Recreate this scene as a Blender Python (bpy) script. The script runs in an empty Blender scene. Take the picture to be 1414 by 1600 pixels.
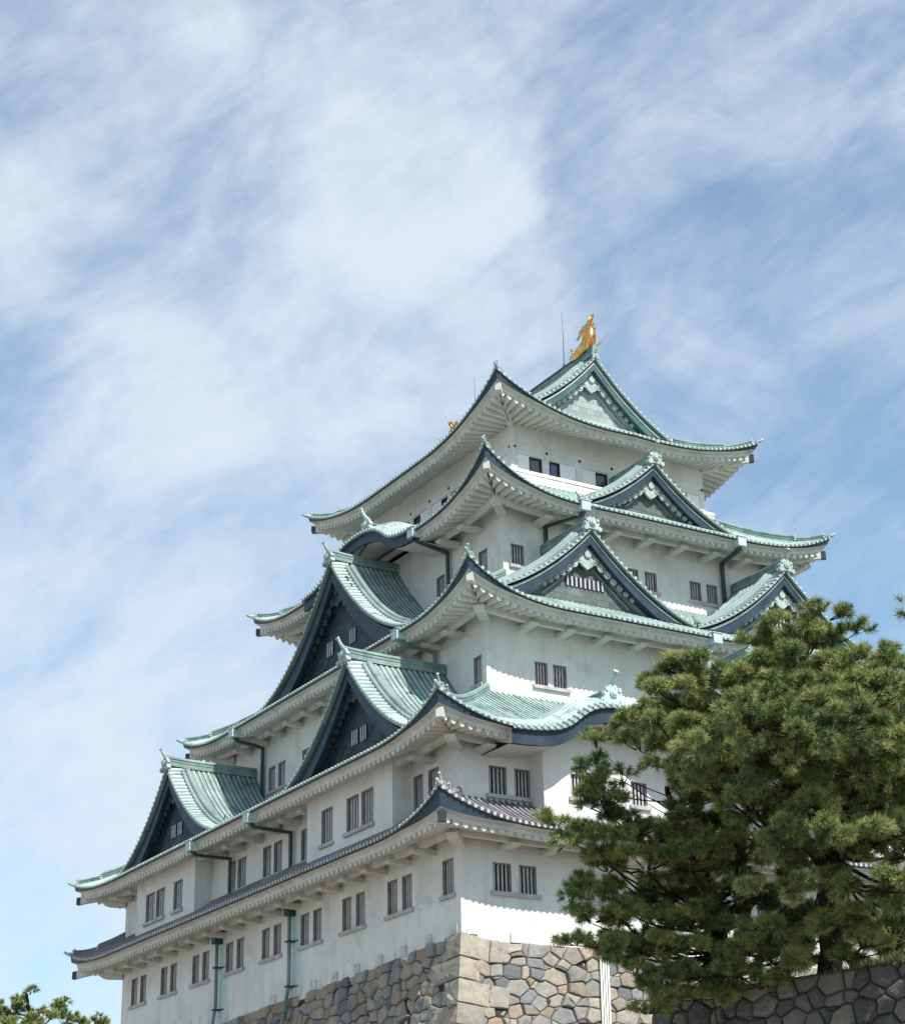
import bpy, math, random
import numpy as np
from mathutils import Vector, Matrix
random.seed(7); rng = np.random.default_rng(11)
R = math.radians
scene = bpy.context.scene
col = scene.collection

# ------------------------------------------------------------------ camera
CAM = np.array([-40.32339539, -66.08322667, -13.85287225])
YAW, PITCH, ROLL, FPX = R(31.38360367), R(22.6817), R(-1.2283484), 2948.711
FW = np.array([math.sin(YAW)*math.cos(PITCH), math.cos(YAW)*math.cos(PITCH), math.sin(PITCH)])
r0 = np.array([math.cos(YAW), -math.sin(YAW), 0.]); u0 = np.cross(r0, FW)
RT = r0*math.cos(ROLL)+u0*math.sin(ROLL); UP = u0*math.cos(ROLL)-r0*math.sin(ROLL)
cd = bpy.data.cameras.new('camera'); cam = bpy.data.objects.new('camera', cd); col.objects.link(cam)
cam.matrix_world = Matrix(((RT[0], UP[0], -FW[0], CAM[0]), (RT[1], UP[1], -FW[1], CAM[1]), (RT[2], UP[2], -FW[2], CAM[2]), (0, 0, 0, 1)))
cd.sensor_fit = 'HORIZONTAL'; cd.sensor_width = 36; cd.lens = FPX/1414*36
cd.clip_start = .5; cd.clip_end = 6000
scene.camera = cam

# ------------------------------------------------------------------ light
SUN_EL, SUN_X = R(50.5), 0.10
sdir = Vector((SUN_X, -1, 0)).normalized()*math.cos(SUN_EL) + Vector((0, 0, math.sin(SUN_EL)))
sl = bpy.data.lights.new('sun', 'SUN'); sl.energy = 4.9; sl.angle = R(.53); sl.color = (1, .955, .89)
so = bpy.data.objects.new('sun', sl); col.objects.link(so)
so.rotation_euler = sdir.to_track_quat('Z', 'Y').to_euler()
scene.view_settings.view_transform = 'Standard'; scene.view_settings.look = 'None'
scene.view_settings.gamma = 1; scene.view_settings.exposure = .38
scene.cycles.max_bounces = 6; scene.cycles.diffuse_bounces = 4; scene.cycles.transparent_max_bounces = 8

w = bpy.data.worlds.new("World"); scene.world = w; w.use_nodes = True
nt = w.node_tree; nt.nodes.clear()
def wn(t, **k):
    n = nt.nodes.new(t)
    for a, b in k.items(): setattr(n, a, b)
    return n
def wmath(op, a, b=None, c=None):
    n = wn('ShaderNodeMath', operation=op)
    for i, v in enumerate((a, b, c)):
        if v is None: continue
        if hasattr(v, 'node'): nt.links.new(v, n.inputs[i])
        else: n.inputs[i].default_value = v
    return n.outputs[0]
wo = wn('ShaderNodeOutputWorld')
sky = wn('ShaderNodeTexSky', sky_type='NISHITA'); sky.sun_disc = False
sky.sun_elevation = SUN_EL; sky.sun_rotation = math.atan2(sdir.x, sdir.y)
sky.air_density = 1.0; sky.dust_density = .6; sky.ozone_density = 1.0
tc = wn('ShaderNodeTexCoord')
def pxdir(u, v):
    d = FW+RT*(u-707)/FPX-UP*(v-800)/FPX
    return d/np.linalg.norm(d)
# cloud density: layered noise on the sky direction, thickened round a few cloud banks
def wdot(v):
    d_ = wn('ShaderNodeVectorMath', operation='DOT_PRODUCT'); nt.links.new(tc.outputs['Generated'], d_.inputs[0]); d_.inputs[1].default_value = tuple(v); return d_.outputs['Value']
ca, sa_ = math.cos(R(33)), math.sin(R(33))
ALONG, ACROSS = wdot(RT*ca+UP*sa_), wdot(UP*ca-RT*sa_)      # drift direction of the high cloud and its cross direction
def wnoise(ka, kb, off, detail, rough, dist):
    cb = wn('ShaderNodeCombineXYZ'); nt.links.new(wmath('MULTIPLY', ALONG, ka), cb.inputs[0]); nt.links.new(wmath('MULTIPLY', ACROSS, kb), cb.inputs[1]); cb.inputs[2].default_value = off
    n = wn('ShaderNodeTexNoise'); n.inputs['Scale'].default_value = 1; n.inputs['Detail'].default_value = detail; n.inputs['Roughness'].default_value = rough; n.inputs['Distortion'].default_value = dist
    nt.links.new(cb.outputs[0], n.inputs['Vector']); return n.outputs['Fac']
n1 = wnoise(8, 11.5, 3.7, 10, .57, .45); n2 = wnoise(15, 46, 8.2, 9, .6, .9); n3 = wnoise(44, 54, 1.4, 8, .6, .5)
dens = wmath('ADD', wmath('MULTIPLY', wmath('SUBTRACT', n1, .5), 1.75), wmath('ADD', wmath('MULTIPLY', wmath('SUBTRACT', n2, .5), .42), wmath('MULTIPLY', wmath('SUBTRACT', n3, .5), .26)))
BLOBS = [(480, 60, 300, .14), (540, 230, 230, .13), (420, 330, 330, .08), (160, 290, 210, .20), (600, 420, 200, .24), (700, 520, 170, .16), (330, 720, 240, .26),
         (60, 560, 230, .20), (420, 900, 200, .18), (100, 1220, 330, .50), (40, 1010, 170, .22), (560, 90, 120, .05), (930, 340, 150, .10), (1300, 700, 220, .10), (900, 90, 260, .02), (1380, 900, 150, .06),
         (640, 425, 50, .20), (700, 392, 40, .24), (760, 358, 34, .26), (815, 326, 30, .24), (600, 450, 55, .16), (735, 480, 50, .20), (585, 330, 90, .10), (430, 960, 120, .2), (250, 640, 120, .16), (170, 250, 90, .2), (20, 350, 90, .2), (60, 90, 230, -.10), (980, 230, 260, -.07), (1150, 720, 240, -.16), (1300, 830, 200, -.18), (120, 900, 260, -.12), (330, 1040, 170, -.20), (1330, 350, 260, -.06), (130, 720, 120, -.10), (1330, 100, 280, -.04)]
for (u, v, rad, amp) in BLOBS:
    d = pxdir(u, v); ang = rad/FPX
    dp = wn('ShaderNodeVectorMath', operation='DOT_PRODUCT'); nt.links.new(tc.outputs['Generated'], dp.inputs[0]); dp.inputs[1].default_value = tuple(d)
    mr = wn('ShaderNodeMapRange', interpolation_type='SMOOTHERSTEP')
    mr.inputs[1].default_value = math.cos(ang*1.6); mr.inputs[2].default_value = 1.; mr.inputs[3].default_value = 0; mr.inputs[4].default_value = amp*.55
    nt.links.new(dp.outputs['Value'], mr.inputs[0])
    dens = wmath('ADD', dens, mr.outputs[0])
mrc = wn('ShaderNodeMapRange', interpolation_type='SMOOTHSTEP')
for i, v in ((1, -.50), (2, .62), (3, .15), (4, .95)): mrc.inputs[i].default_value = v
nt.links.new(dens, mrc.inputs[0])
skyc = wn('ShaderNodeMix', data_type='RGBA', blend_type='MULTIPLY'); skyc.inputs[0].default_value = 1
skyc.inputs[7].default_value = (.79, 1.06, 1.12, 1)
nt.links.new(sky.outputs[0], skyc.inputs[6])
CLOUD = wn('ShaderNodeRGB'); CLOUD.outputs[0].default_value = (4.75, 5.4, 6.05, 1)
mx = wn('ShaderNodeMix', data_type='RGBA')
nt.links.new(mrc.outputs[0], mx.inputs[0]); nt.links.new(skyc.outputs[2], mx.inputs[6]); nt.links.new(CLOUD.outputs[0], mx.inputs[7])
bg = wn('ShaderNodeBackground'); bg.inputs['Strength'].default_value = .122
nt.links.new(mx.outputs[2], bg.inputs['Color']); nt.links.new(bg.outputs[0], wo.inputs[0])

# ------------------------------------------------------------------ materials
class NT:
    def __init__(s, name, rough=.8, spec=.3, metal=0.):
        s.m = bpy.data.materials.new(name); s.m.use_nodes = True; s.t = s.m.node_tree
        s.b = s.t.nodes['Principled BSDF']; s.b.inputs['Roughness'].default_value = rough
        s.b.inputs['Specular IOR Level'].default_value = spec; s.b.inputs['Metallic'].default_value = metal
        s.tc = s.t.nodes.new('ShaderNodeTexCoord')
    def n(s, t, **k):
        n = s.t.nodes.new(t)
        for a, b in k.items(): setattr(n, a, b)
        return n
    def l(s, a, b): s.t.links.new(a, b)
    def noise(s, scale, detail=5, rough=.6, vec=None, stretch=None, dist=0.):
        src = vec or s.tc.outputs['Object']
        if stretch:
            m = s.n('ShaderNodeMapping'); m.inputs['Scale'].default_value = stretch; s.l(src, m.inputs[0]); src = m.outputs[0]
        n = s.n('ShaderNodeTexNoise'); n.inputs['Scale'].default_value = scale; n.inputs['Detail'].default_value = detail
        n.inputs['Roughness'].default_value = rough; n.inputs['Distortion'].default_value = dist; s.l(src, n.inputs['Vector'])
        return n.outputs['Fac']
    def ramp(s, fac, stops):
        r = s.n('ShaderNodeValToRGB'); e = r.color_ramp.elements
        while len(e) < len(stops): e.new(.5)
        for q, (p, c) in zip(e, stops): q.position = p; q.color = (*c, 1) if len(c) == 3 else c
        s.l(fac, r.inputs[0]); return r.outputs[0]
    def mix(s, fac, a, b, mode='MIX'):
        m = s.n('ShaderNodeMix', data_type='RGBA', blend_type=mode)
        for i, v in ((0, fac), (6, a), (7, b)):
            if hasattr(v, 'node'): s.l(v, m.inputs[i])
            elif i == 0: m.inputs[0].default_value = v
            else: m.inputs[i].default_value = (*v, 1)
        return m.outputs[2]
    def rng(s, v, a, b, c=0., d=1.):
        m = s.n('ShaderNodeMapRange', interpolation_type='SMOOTHSTEP')
        for i, x in ((1, a), (2, b), (3, c), (4, d)): m.inputs[i].default_value = x
        s.l(v, m.inputs[0]); return m.outputs[0]
    def math(s, op, a, b):
        m = s.n('ShaderNodeMath', operation=op)
        for i, v in ((0, a), (1, b)):
            if hasattr(v, 'node'): s.l(v, m.inputs[i])
            else: m.inputs[i].default_value = v
        return m.outputs[0]
    def attr(s, name):
        a = s.n('ShaderNodeAttribute'); a.attribute_name = name; return a
    def col(s, c):
        if hasattr(c, 'node'): s.l(c, s.b.inputs['Base Color'])
        else: s.b.inputs['Base Color'].default_value = (*c, 1)
    def bump(s, h, strength=.3, dist=.05):
        b = s.n('ShaderNodeBump'); b.inputs['Strength'].default_value = strength; b.inputs['Distance'].default_value = dist
        s.l(h, b.inputs['Height']); s.l(b.outputs[0], s.b.inputs['Normal'])

def mat_plaster():
    k = NT('white_plaster', .92, .2)
    big = k.noise(.35, 5, .6); fine = k.noise(6, 6, .65); drip = k.noise(1.4, 7, .68, stretch=(1, 1, .16), dist=.3)
    patch = k.noise(.9, 7, .7, dist=.8)
    c = k.ramp(big, [(.3, (.645, .64, .605)), (.7, (.755, .75, .715))])
    c = k.mix(k.rng(drip, .50, .74, 0, .45), c, (.47, .465, .43))
    c = k.mix(k.rng(patch, .58, .78, 0, .42), c, (.47, .475, .43))
    c = k.mix(k.rng(fine, .55, .8, 0, .22), c, (.5, .49, .46))
    soot = k.noise(.55, 8, .72, stretch=(1, 1, .55), dist=.5)
    c = k.mix(k.rng(soot, .50, .70, 0, .45), c, (.42, .42, .38))
    vm = k.n('ShaderNodeTexVoronoi', feature='DISTANCE_TO_EDGE'); vm.inputs['Scale'].default_value = .42
    wv_ = k.n('ShaderNodeVectorMath', operation='ADD'); nz = k.n('ShaderNodeTexNoise'); nz.inputs['Scale'].default_value = 1.6; nz.inputs['Detail'].default_value = 6
    k.l(k.tc.outputs['Object'], nz.inputs['Vector']); k.l(k.tc.outputs['Object'], wv_.inputs[0]); k.l(nz.outputs['Color'], wv_.inputs[1]); k.l(wv_.outputs[0], vm.inputs['Vector'])
    crack = k.math('MULTIPLY', k.rng(vm.outputs['Distance'], .004, .016, 1, 0), k.rng(k.noise(.5, 3, .5), .52, .62))
    c = k.mix(k.math('MULTIPLY', crack, .32), c, (.30, .29, .27))
    # grime along the foot of the first storey and the verdigris wash beside the two drain pipes
    sep = k.n('ShaderNodeSeparateXYZ'); k.l(k.tc.outputs['Object'], sep.inputs[0])
    foot = k.math('MULTIPLY', k.rng(sep.outputs[2], -.9, .9, .75, 0), k.rng(k.noise(1.7, 6, .7, stretch=(1, 1, .3)), .48, .66))
    c = k.mix(foot, c, (.36, .32, .27))
    for yc in (15.33, 23.6):
        d = k.math('ABSOLUTE', k.math('SUBTRACT', sep.outputs[1], yc-.35), 0.)
        st = k.math('MULTIPLY', k.rng(d, .05, .7, .85, 0), k.rng(sep.outputs[2], 3.9, 3.0, 0, 1))
        st = k.math('MULTIPLY', st, k.rng(sep.outputs[0], .6, .5, 0, 1))
        c = k.mix(k.math('MULTIPLY', st, k.rng(drip, .3, .65, .45, 1)), c, (.36, .56, .55))
    k.col(c); k.bump(k.noise(9, 8, .7), .25, .03); return k.m
def mat_copper(name, a, b, c, dark):
    k = NT(name, .62, .35)
    st = k.noise(1.0, 6, .65, vec=k.tc.outputs['UV'], stretch=(2.2, .5, 1)); big = k.noise(.45, 5, .6); fine = k.noise(7, 6, .7)
    o = k.ramp(big, [(.3, a), (.52, b), (.75, c)])
    pt = k.noise(.8, 8, .7, dist=.6); o = k.mix(k.rng(pt, .52, .68, 0, .78), o, tuple(x*1.15 for x in dark))
    o = k.mix(k.rng(st, .50, .70, 0, .8), o, dark)
    o = k.mix(k.rng(fine, .5, .75, 0, .5), o, tuple(min(1, x*1.3+.06) for x in b))
    rs = k.noise(1.6, 6, .65, vec=k.tc.outputs['UV'], stretch=(3.3, .12, 1)); o = k.mix(k.rng(rs, .52, .72, 0, .55), o, tuple(min(1, x*1.15+.10) for x in c))
    # seams between the plates along each row
    sx = k.n('ShaderNodeSeparateXYZ'); k.l(k.tc.outputs['UV'], sx.inputs[0])
    fr = k.math('FRACT', k.math('MULTIPLY', sx.outputs[1], 1/.92), 0.)
    seam = k.math('LESS_THAN', fr, .06)
    o = k.mix(k.math('MULTIPLY', seam, .55), o, dark)
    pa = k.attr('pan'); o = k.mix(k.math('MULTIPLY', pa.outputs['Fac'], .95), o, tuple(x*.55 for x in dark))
    k.col(o); k.bump(k.noise(5, 6, .7), .3, .03); return k.m
def mat_simple(name, c1, c2, scale=2., rough=.7, spec=.3, bump=.2, metal=0., stretch=None):
    k = NT(name, rough, spec, metal); n = k.noise(scale, 6, .65, stretch=stretch)
    k.col(k.ramp(n, [(.32, c1), (.68, c2)])); k.bump(k.noise(scale*5, 6, .7), bump, .03); return k.m
def mat_plates(name, c1, c2, c3, axis, w=.62, h=.3, seam=(.02, .03, .035)):
    k = NT(name, .6, .35); m = k.n('ShaderNodeMapping')
    m.inputs['Rotation'].default_value = (R(90), 0, 0) if axis == 'y' else (R(90), 0, R(90))
    sep = k.n('ShaderNodeSeparateXYZ'); k.l(k.tc.outputs['Object'], sep.inputs[0])
    cmb = k.n('ShaderNodeCombineXYZ'); k.l(sep.outputs[0 if axis == 'y' else 1], cmb.inputs[0]); k.l(sep.outputs[2], cmb.inputs[1])
    b = k.n('ShaderNodeTexBrick'); k.l(cmb.outputs[0], b.inputs['Vector']); b.inputs['Scale'].default_value = 1
    b.inputs['Brick Width'].default_value = w; b.inputs['Row Height'].default_value = h; b.inputs['Mortar Size'].default_value = .012
    b.inputs['Color1'].default_value = (*c1, 1); b.inputs['Color2'].default_value = (*c2, 1); b.inputs['Mortar'].default_value = (*seam, 1); b.inputs['Bias'].default_value = -.1
    n = k.noise(.9, 6, .65); o = k.mix(k.rng(n, .45, .7, 0, .8), b.outputs['Color'], c3)
    k.col(o); k.bump(b.outputs['Fac'], .4, -.02); return k.m
def mat_stone(name, ramp, seedattr='rnd'):
    k = NT(name, .9, .25); a = k.attr('rnd')
    c = k.ramp(a.outputs['Fac'], ramp)
    n = k.noise(2.3, 7, .68); f = k.noise(11, 7, .7); s = k.noise(1.3, 7, .7, stretch=(1, 1, .35), dist=.4)
    c = k.mix(k.rng(n, .4, .72, 0, .62), c, (.15, .145, .13))
    c = k.mix(k.rng(f, .52, .75, 0, .45), c, (.40, .385, .35))
    c = k.mix(k.rng(s, .55, .75, 0, .5), c, (.105, .10, .09))
    k.col(c); k.bump(k.math('ADD', k.noise(4, 8, .72), k.math('MULTIPLY', k.noise(18, 6, .7), .4)), .7, .09); return k.m

M = {}
M['plaster'] = mat_plaster()
M['plaster_clean'] = mat_simple('white_eave_plaster', (.50, .50, .465), (.66, .655, .62), 1.2, .92, .2, .15)
M['stained'] = mat_simple('stained_plaster', (.40, .37, .33), (.66, .66, .63), 2.2, .95, .15, .3)
M['rail'] = mat_simple('white_rail_paint', (.74, .74, .73), (.82, .82, .81), 2, .6, .3, .05)
M['soffit'] = mat_simple('rafter_plaster', (.50, .495, .45), (.66, .65, .605), 1.0, .95, .2, .15)
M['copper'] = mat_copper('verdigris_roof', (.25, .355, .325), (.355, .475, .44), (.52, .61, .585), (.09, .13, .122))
M['copper_cap'] = mat_simple('verdigris_tile_ends', (.22, .30, .28), (.47, .54, .52), 4, .6, .35, .2)
M['copper_mid'] = mat_simple('verdigris_trim', (.11, .19, .175), (.28, .375, .35), 1.6, .6, .35, .3, stretch=(1, 1, .5))
M['copper_pale'] = mat_simple('pale_verdigris', (.34, .46, .43), (.54, .63, .60), 2.5, .6, .35, .3)
M['copper_dark'] = mat_simple('dark_copper', (.016, .026, .034), (.042, .065, .072), 1.3, .5, .4, .25)
M['copper_deep'] = mat_simple('deep_verdigris', (.02, .055, .06), (.07, .15, .145), 1.1, .5, .4, .25)
M['sill'] = mat_simple('weathered_sill', (.33, .32, .30), (.52, .51, .48), 2.5, .9, .2, .2)
M['board'] = mat_simple('blackened_bargeboard', (.012, .023, .038), (.032, .057, .078), 1.0, .5, .35, .2)
M['pipe'] = mat_simple('pipe_copper', (.09, .16, .147), (.22, .32, .29), 1.5, .55, .4, .2, stretch=(1, 1, .3))
M['pipe_dark'] = mat_simple('pipe_copper_dark', (.018, .035, .04), (.05, .09, .09), 1.5, .5, .4, .2)
M['grey_tile'] = mat_copper('grey_clay_tile', (.14, .135, .145), (.22, .21, .22), (.34, .33, .335), (.085, .08, .09))
M['grey_cap'] = mat_simple('grey_tile_ends', (.30, .29, .30), (.56, .55, .56), 5, .7, .3, .2)
M['grey_mid'] = mat_simple('grey_ridge_tile', (.12, .115, .12), (.26, .25, .255), 2, .7, .3, .3)
M['bars'] = mat_simple('window_bars', (.38, .38, .39), (.52, .52, .53), 3, .9, .2, .1)
M['dark'] = mat_simple('window_dark', (.012, .013, .018), (.022, .024, .032), 2, .6, .3, .05)  # near-black in place of the unlit room behind the bars
M['inner'] = mat_simple('weathered_inner_board', (.09, .085, .085), (.17, .16, .155), 4, .8, .2, .2)
M['red'] = mat_simple('red_shutter', (.30, .05, .045), (.42, .085, .07), 3, .7, .3, .1)
M['reveal'] = mat_simple('window_frame_grey', (.20, .18, .165), (.32, .295, .275), 3, .9, .2, .2)
M['wood'] = mat_simple('dark_window_frame', (.022, .015, .014), (.04, .028, .024), 5, .55, .4, .1)
kg = NT('window_glass', .06, .8); kg.col((.05, .07, .11)); M['glass'] = kg.m
kg = NT('gold_leaf', .24, .6, 1.); kg.col(kg.ramp(kg.noise(3, 5, .6), [(.3, (.66, .34, .11)), (.7, (.92, .58, .24))])); kg.bump(kg.noise(9, 4, .6), .5, .06); M['gold'] = kg.m
M['plate_dark_x'] = mat_plates('dark_gable_plates_x', (.010, .018, .032), (.034, .055, .074), (.05, .088, .10), 'x', .5, .26)
M['plate_grey_y'] = mat_plates('grey_gable_plates_y', (.075, .095, .09), (.115, .14, .13), (.17, .225, .205), 'y', .7, .3, (.04, .05, .05))
M['plate_pale_y'] = mat_plates('pale_gable_plates_y', (.33, .39, .375), (.22, .265, .25), (.38, .45, .43), 'y', .5, .36, (.13, .17, .16))
M['rod'] = mat_simple('steel_rod', (.06, .06, .065), (.10, .10, .11), 3, .5, .5, .05)
M['white_pipe'] = mat_simple('white_pvc', (.68, .68, .68), (.80, .80, .80), 2, .5, .4, .05)
M['stone'] = mat_stone('castle_stone', [(0, (.12, .122, .128)), (.2, (.215, .22, .222)), (.36, (.30, .29, .265)), (.5, (.36, .315, .25)), (.64, (.41, .36, .285)), (.72, (.235, .225, .205)), (.79, (.29, .225, .165)), (.86, (.38, .315, .25)), (.955, (.33, .225, .15)), (1., (.44, .41, .355))])
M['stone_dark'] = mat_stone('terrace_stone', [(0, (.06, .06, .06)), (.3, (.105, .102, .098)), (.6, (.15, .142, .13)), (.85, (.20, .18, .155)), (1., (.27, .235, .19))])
M['joint'] = mat_simple('joint_earth', (.03, .027, .023), (.065, .058, .05), 4, .95, .1, .3)
M['earth'] = mat_simple('earth', (.10, .085, .06), (.17, .145, .10), 1.2, .95, .1, .5)
M['ground'] = mat_simple('gravel_ground', (.22, .20, .17), (.31, .29, .25), .7, .95, .1, .4)

# ------------------------------------------------------------------ mesh helpers
ROOT = None
class MB:
    def __init__(s): s.v = []; s.f = []; s.uv = []; s.n = 0; s.sm = []; s.mi = []; s.at = {}; s.pn = []
    def add(s, V, F, UV=None, smooth=False, pan=None):
        V = np.asarray(V, float).reshape(-1, 3); b = s.n
        s.pn.append(np.zeros(len(V)) if pan is None else np.asarray(pan, float).ravel())
        s.v.append(V); s.n += len(V)
        s.uv.append(np.zeros((len(V), 2)) if UV is None else np.asarray(UV, float).reshape(-1, 2))
        s.f += [tuple(int(i)+b for i in q) for q in F]; s.sm += [smooth]*len(F); s.mi += [0]*len(F)
    def merge(s, o, mi):
        b = s.n; s.v += o.v; s.pn += o.pn; s.uv += o.uv; s.n += o.n; s.f += [tuple(i+b for i in q) for q in o.f]; s.sm += o.sm; s.mi += [mi]*len(o.f)
    def grid(s, P, UV=None, smooth=False, pan=None):
        P = np.asarray(P, float); n, m = P.shape[:2]
        i = np.arange(n*m).reshape(n, m)
        F = np.stack([i[:-1, :-1], i[1:, :-1], i[1:, 1:], i[:-1, 1:]], -1).reshape(-1, 4)
        s.add(P.reshape(-1, 3), F.tolist(), None if UV is None else np.asarray(UV).reshape(-1, 2), smooth, None if pan is None else np.broadcast_to(pan, (n, m)).ravel())
    def hexa(s, A, B):   # two quads (4 pts each)
        s.add(list(A)+list(B), [(0, 1, 2, 3), (7, 6, 5, 4), (0, 4, 5, 1), (1, 5, 6, 2), (2, 6, 7, 3), (3, 7, 4, 0)])
    def box(s, x0, x1, y0, y1, z0, z1):
        s.hexa([(x0, y0, z0), (x1, y0, z0), (x1, y1, z0), (x0, y1, z0)], [(x0, y0, z1), (x1, y0, z1), (x1, y1, z1), (x0, y1, z1)])
    def prism(s, pts, off, smooth=False):   # pts polygon 3d, extruded by vector off
        P = np.asarray(pts, float); n = len(P); off = np.asarray(off, float)
        s.add(np.vstack([P, P+off]), [tuple(range(n)), tuple(range(2*n-1, n-1, -1))]+[(i, (i+1) % n, n+(i+1) % n, n+i) for i in range(n)])
    def tube(s, pts, rad, n=8, cap=True, smooth=True):
        P = np.asarray(pts, float); m = len(P); rad = np.broadcast_to(np.asarray(rad, float), (m,))
        T = np.gradient(P, axis=0); T /= np.linalg.norm(T, axis=1)[:, None]+1e-12
        ref = np.array([0, 0, 1.]) if abs(T[0][2]) < .9 else np.array([1., 0, 0])
        rings = []
        for p, t, r in zip(P, T, rad):
            a = np.cross(ref, t); a /= np.linalg.norm(a)+1e-12; b = np.cross(t, a); ref = b
            th = np.linspace(0, 2*math.pi, n, endpoint=False)
            rings.append(p+r*(np.cos(th)[:, None]*a+np.sin(th)[:, None]*b))
        V = np.vstack(rings); F = []
        for i in range(m-1):
            for j in range(n):
                F.append((i*n+j, i*n+(j+1) % n, (i+1)*n+(j+1) % n, (i+1)*n+j))
        if cap: F += [tuple(range(n-1, -1, -1)), tuple(range((m-1)*n, m*n))]
        s.add(V, F, None, smooth)
    def sweep(s, pts, side, up, prof):   # rectangular-ish profile [(a,b)..] swept on path; side/up vectors fixed or per point
        P = np.asarray(pts, float); m = len(P)
        side = np.broadcast_to(np.asarray(side, float), (m, 3)); up = np.broadcast_to(np.asarray(up, float), (m, 3))
        rings = [p+np.array([a*sd+b*u_ for a, b in prof]) for p, sd, u_ in zip(P, side, up)]
        k = len(prof); V = np.vstack(rings)
        F = [(i*k+j, i*k+(j+1) % k, (i+1)*k+(j+1) % k, (i+1)*k+j) for i in range(m-1) for j in range(k)]
        F += [tuple(range(k-1, -1, -1)), tuple(range((m-1)*k, m*k))]
        s.add(V, F)
    def disc(s, c, ax, a, b, r, th, n=8):   # short cylinder: centre c, axis ax (unit), plane vectors a,b
        t = np.linspace(0, 2*math.pi, n, endpoint=False)
        ring = np.asarray(c)+r*(np.cos(t)[:, None]*np.asarray(a)+np.sin(t)[:, None]*np.asarray(b))
        V = np.vstack([ring, ring+np.asarray(ax)*th])
        s.add(V, [tuple(range(n, 2*n))]+[(i, (i+1) % n, n+(i+1) % n, n+i) for i in range(n)])
    def build(s, name, mat, parent=None, smooth=None):
        me = bpy.data.meshes.new(name)
        V = np.vstack(s.v) if s.v else np.zeros((0, 3))
        me.from_pydata(V.tolist(), [], s.f)
        uv = np.vstack(s.uv)
        if np.abs(uv).max() > 0:
            L = me.uv_layers.new(name='UVMap'); li = np.empty(len(me.loops), int); me.loops.foreach_get('vertex_index', li)
            L.data.foreach_set('uv', uv[li].ravel())
        me.polygons.foreach_set('use_smooth', np.array(s.sm if smooth is None else [smooth]*len(s.f), bool))
        for m_ in (mat if isinstance(mat, (list, tuple)) else [mat]): me.materials.append(m_)
        if any(s.mi): me.polygons.foreach_set('material_index', np.array(s.mi, np.int32))
        pn = np.concatenate(s.pn) if s.pn else np.zeros(0)
        if len(pn) and pn.max() > 0: s.at['pan'] = pn
        for an, av in s.at.items():
            a_ = me.attributes.new(an, 'FLOAT', 'POINT'); a_.data.foreach_set('value', np.asarray(av, np.float32))
        me.update()
        o = bpy.data.objects.new(name, me); col.objects.link(o)
        if parent is not None: attach(o, parent)
        return o
BASE = {}
def attach(o, parent):
    o.parent = parent
    if parent.type == 'EMPTY': o.matrix_parent_inverse = Matrix.Translation(-parent.location)
def empty(name, loc, parent=None):
    o = bpy.data.objects.new(name, None); o.location = loc; o.empty_display_size = .5; col.objects.link(o)
    return o
def tag(o, label=None, cat=None, group=None, kind=None):
    for k, v in (('label', label), ('category', cat), ('group', group), ('kind', kind)):
        if v: o[k] = v
    return o

class FR:   # a vertical face: s along, d inward, z up
    def __init__(s, o, a, n): s.o = np.array([*o, 0.]); s.a = np.array([*a, 0.]); s.n = np.array([*n, 0.])
    def P(s, S, D, Z):
        S, D, Z = np.broadcast_arrays(np.asarray(S, float), np.asarray(D, float), np.asarray(Z, float))
        return s.o+S[..., None]*s.a+D[..., None]*s.n+Z[..., None]*np.array([0, 0, 1.])
    def box(s, mb, s0, s1, d0, d1, z0, z1):
        q = [s.P(a, b, z0) for a, b in ((s0, d0), (s1, d0), (s1, d1), (s0, d1))]
        mb.hexa(q, [p+np.array([0, 0, z1-z0]) for p in q])

# ------------------------------------------------------------------ dimensions (metres, ken = 2.12)
K = 2.1212; WX = 31.82; LY = 37.1
W1 = (0, 0, WX, LY); W3 = (4.24, 4.24, WX-4.24, 31.9); W4 = (7.42, 7.42, WX-7.42, 28.65); W5 = (9.54, 9.54, WX-9.54, 26.5)
castle = empty('castle_keep', (WX/2, 18.5, 0))
tag(castle, 'five-storey white castle keep with curved green copper roofs on a stone base', 'castle')
frR = lambda q: FR((q[0], q[1]), (1, 0), (0, 1))
frL = lambda q: FR((q[0], q[1]), (0, 1), (1, 0))
frB = lambda q: FR((q[0], q[3]), (1, 0), (0, -1))
frF = lambda q: FR((q[2], q[1]), (0, 1), (-1, 0))

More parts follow.
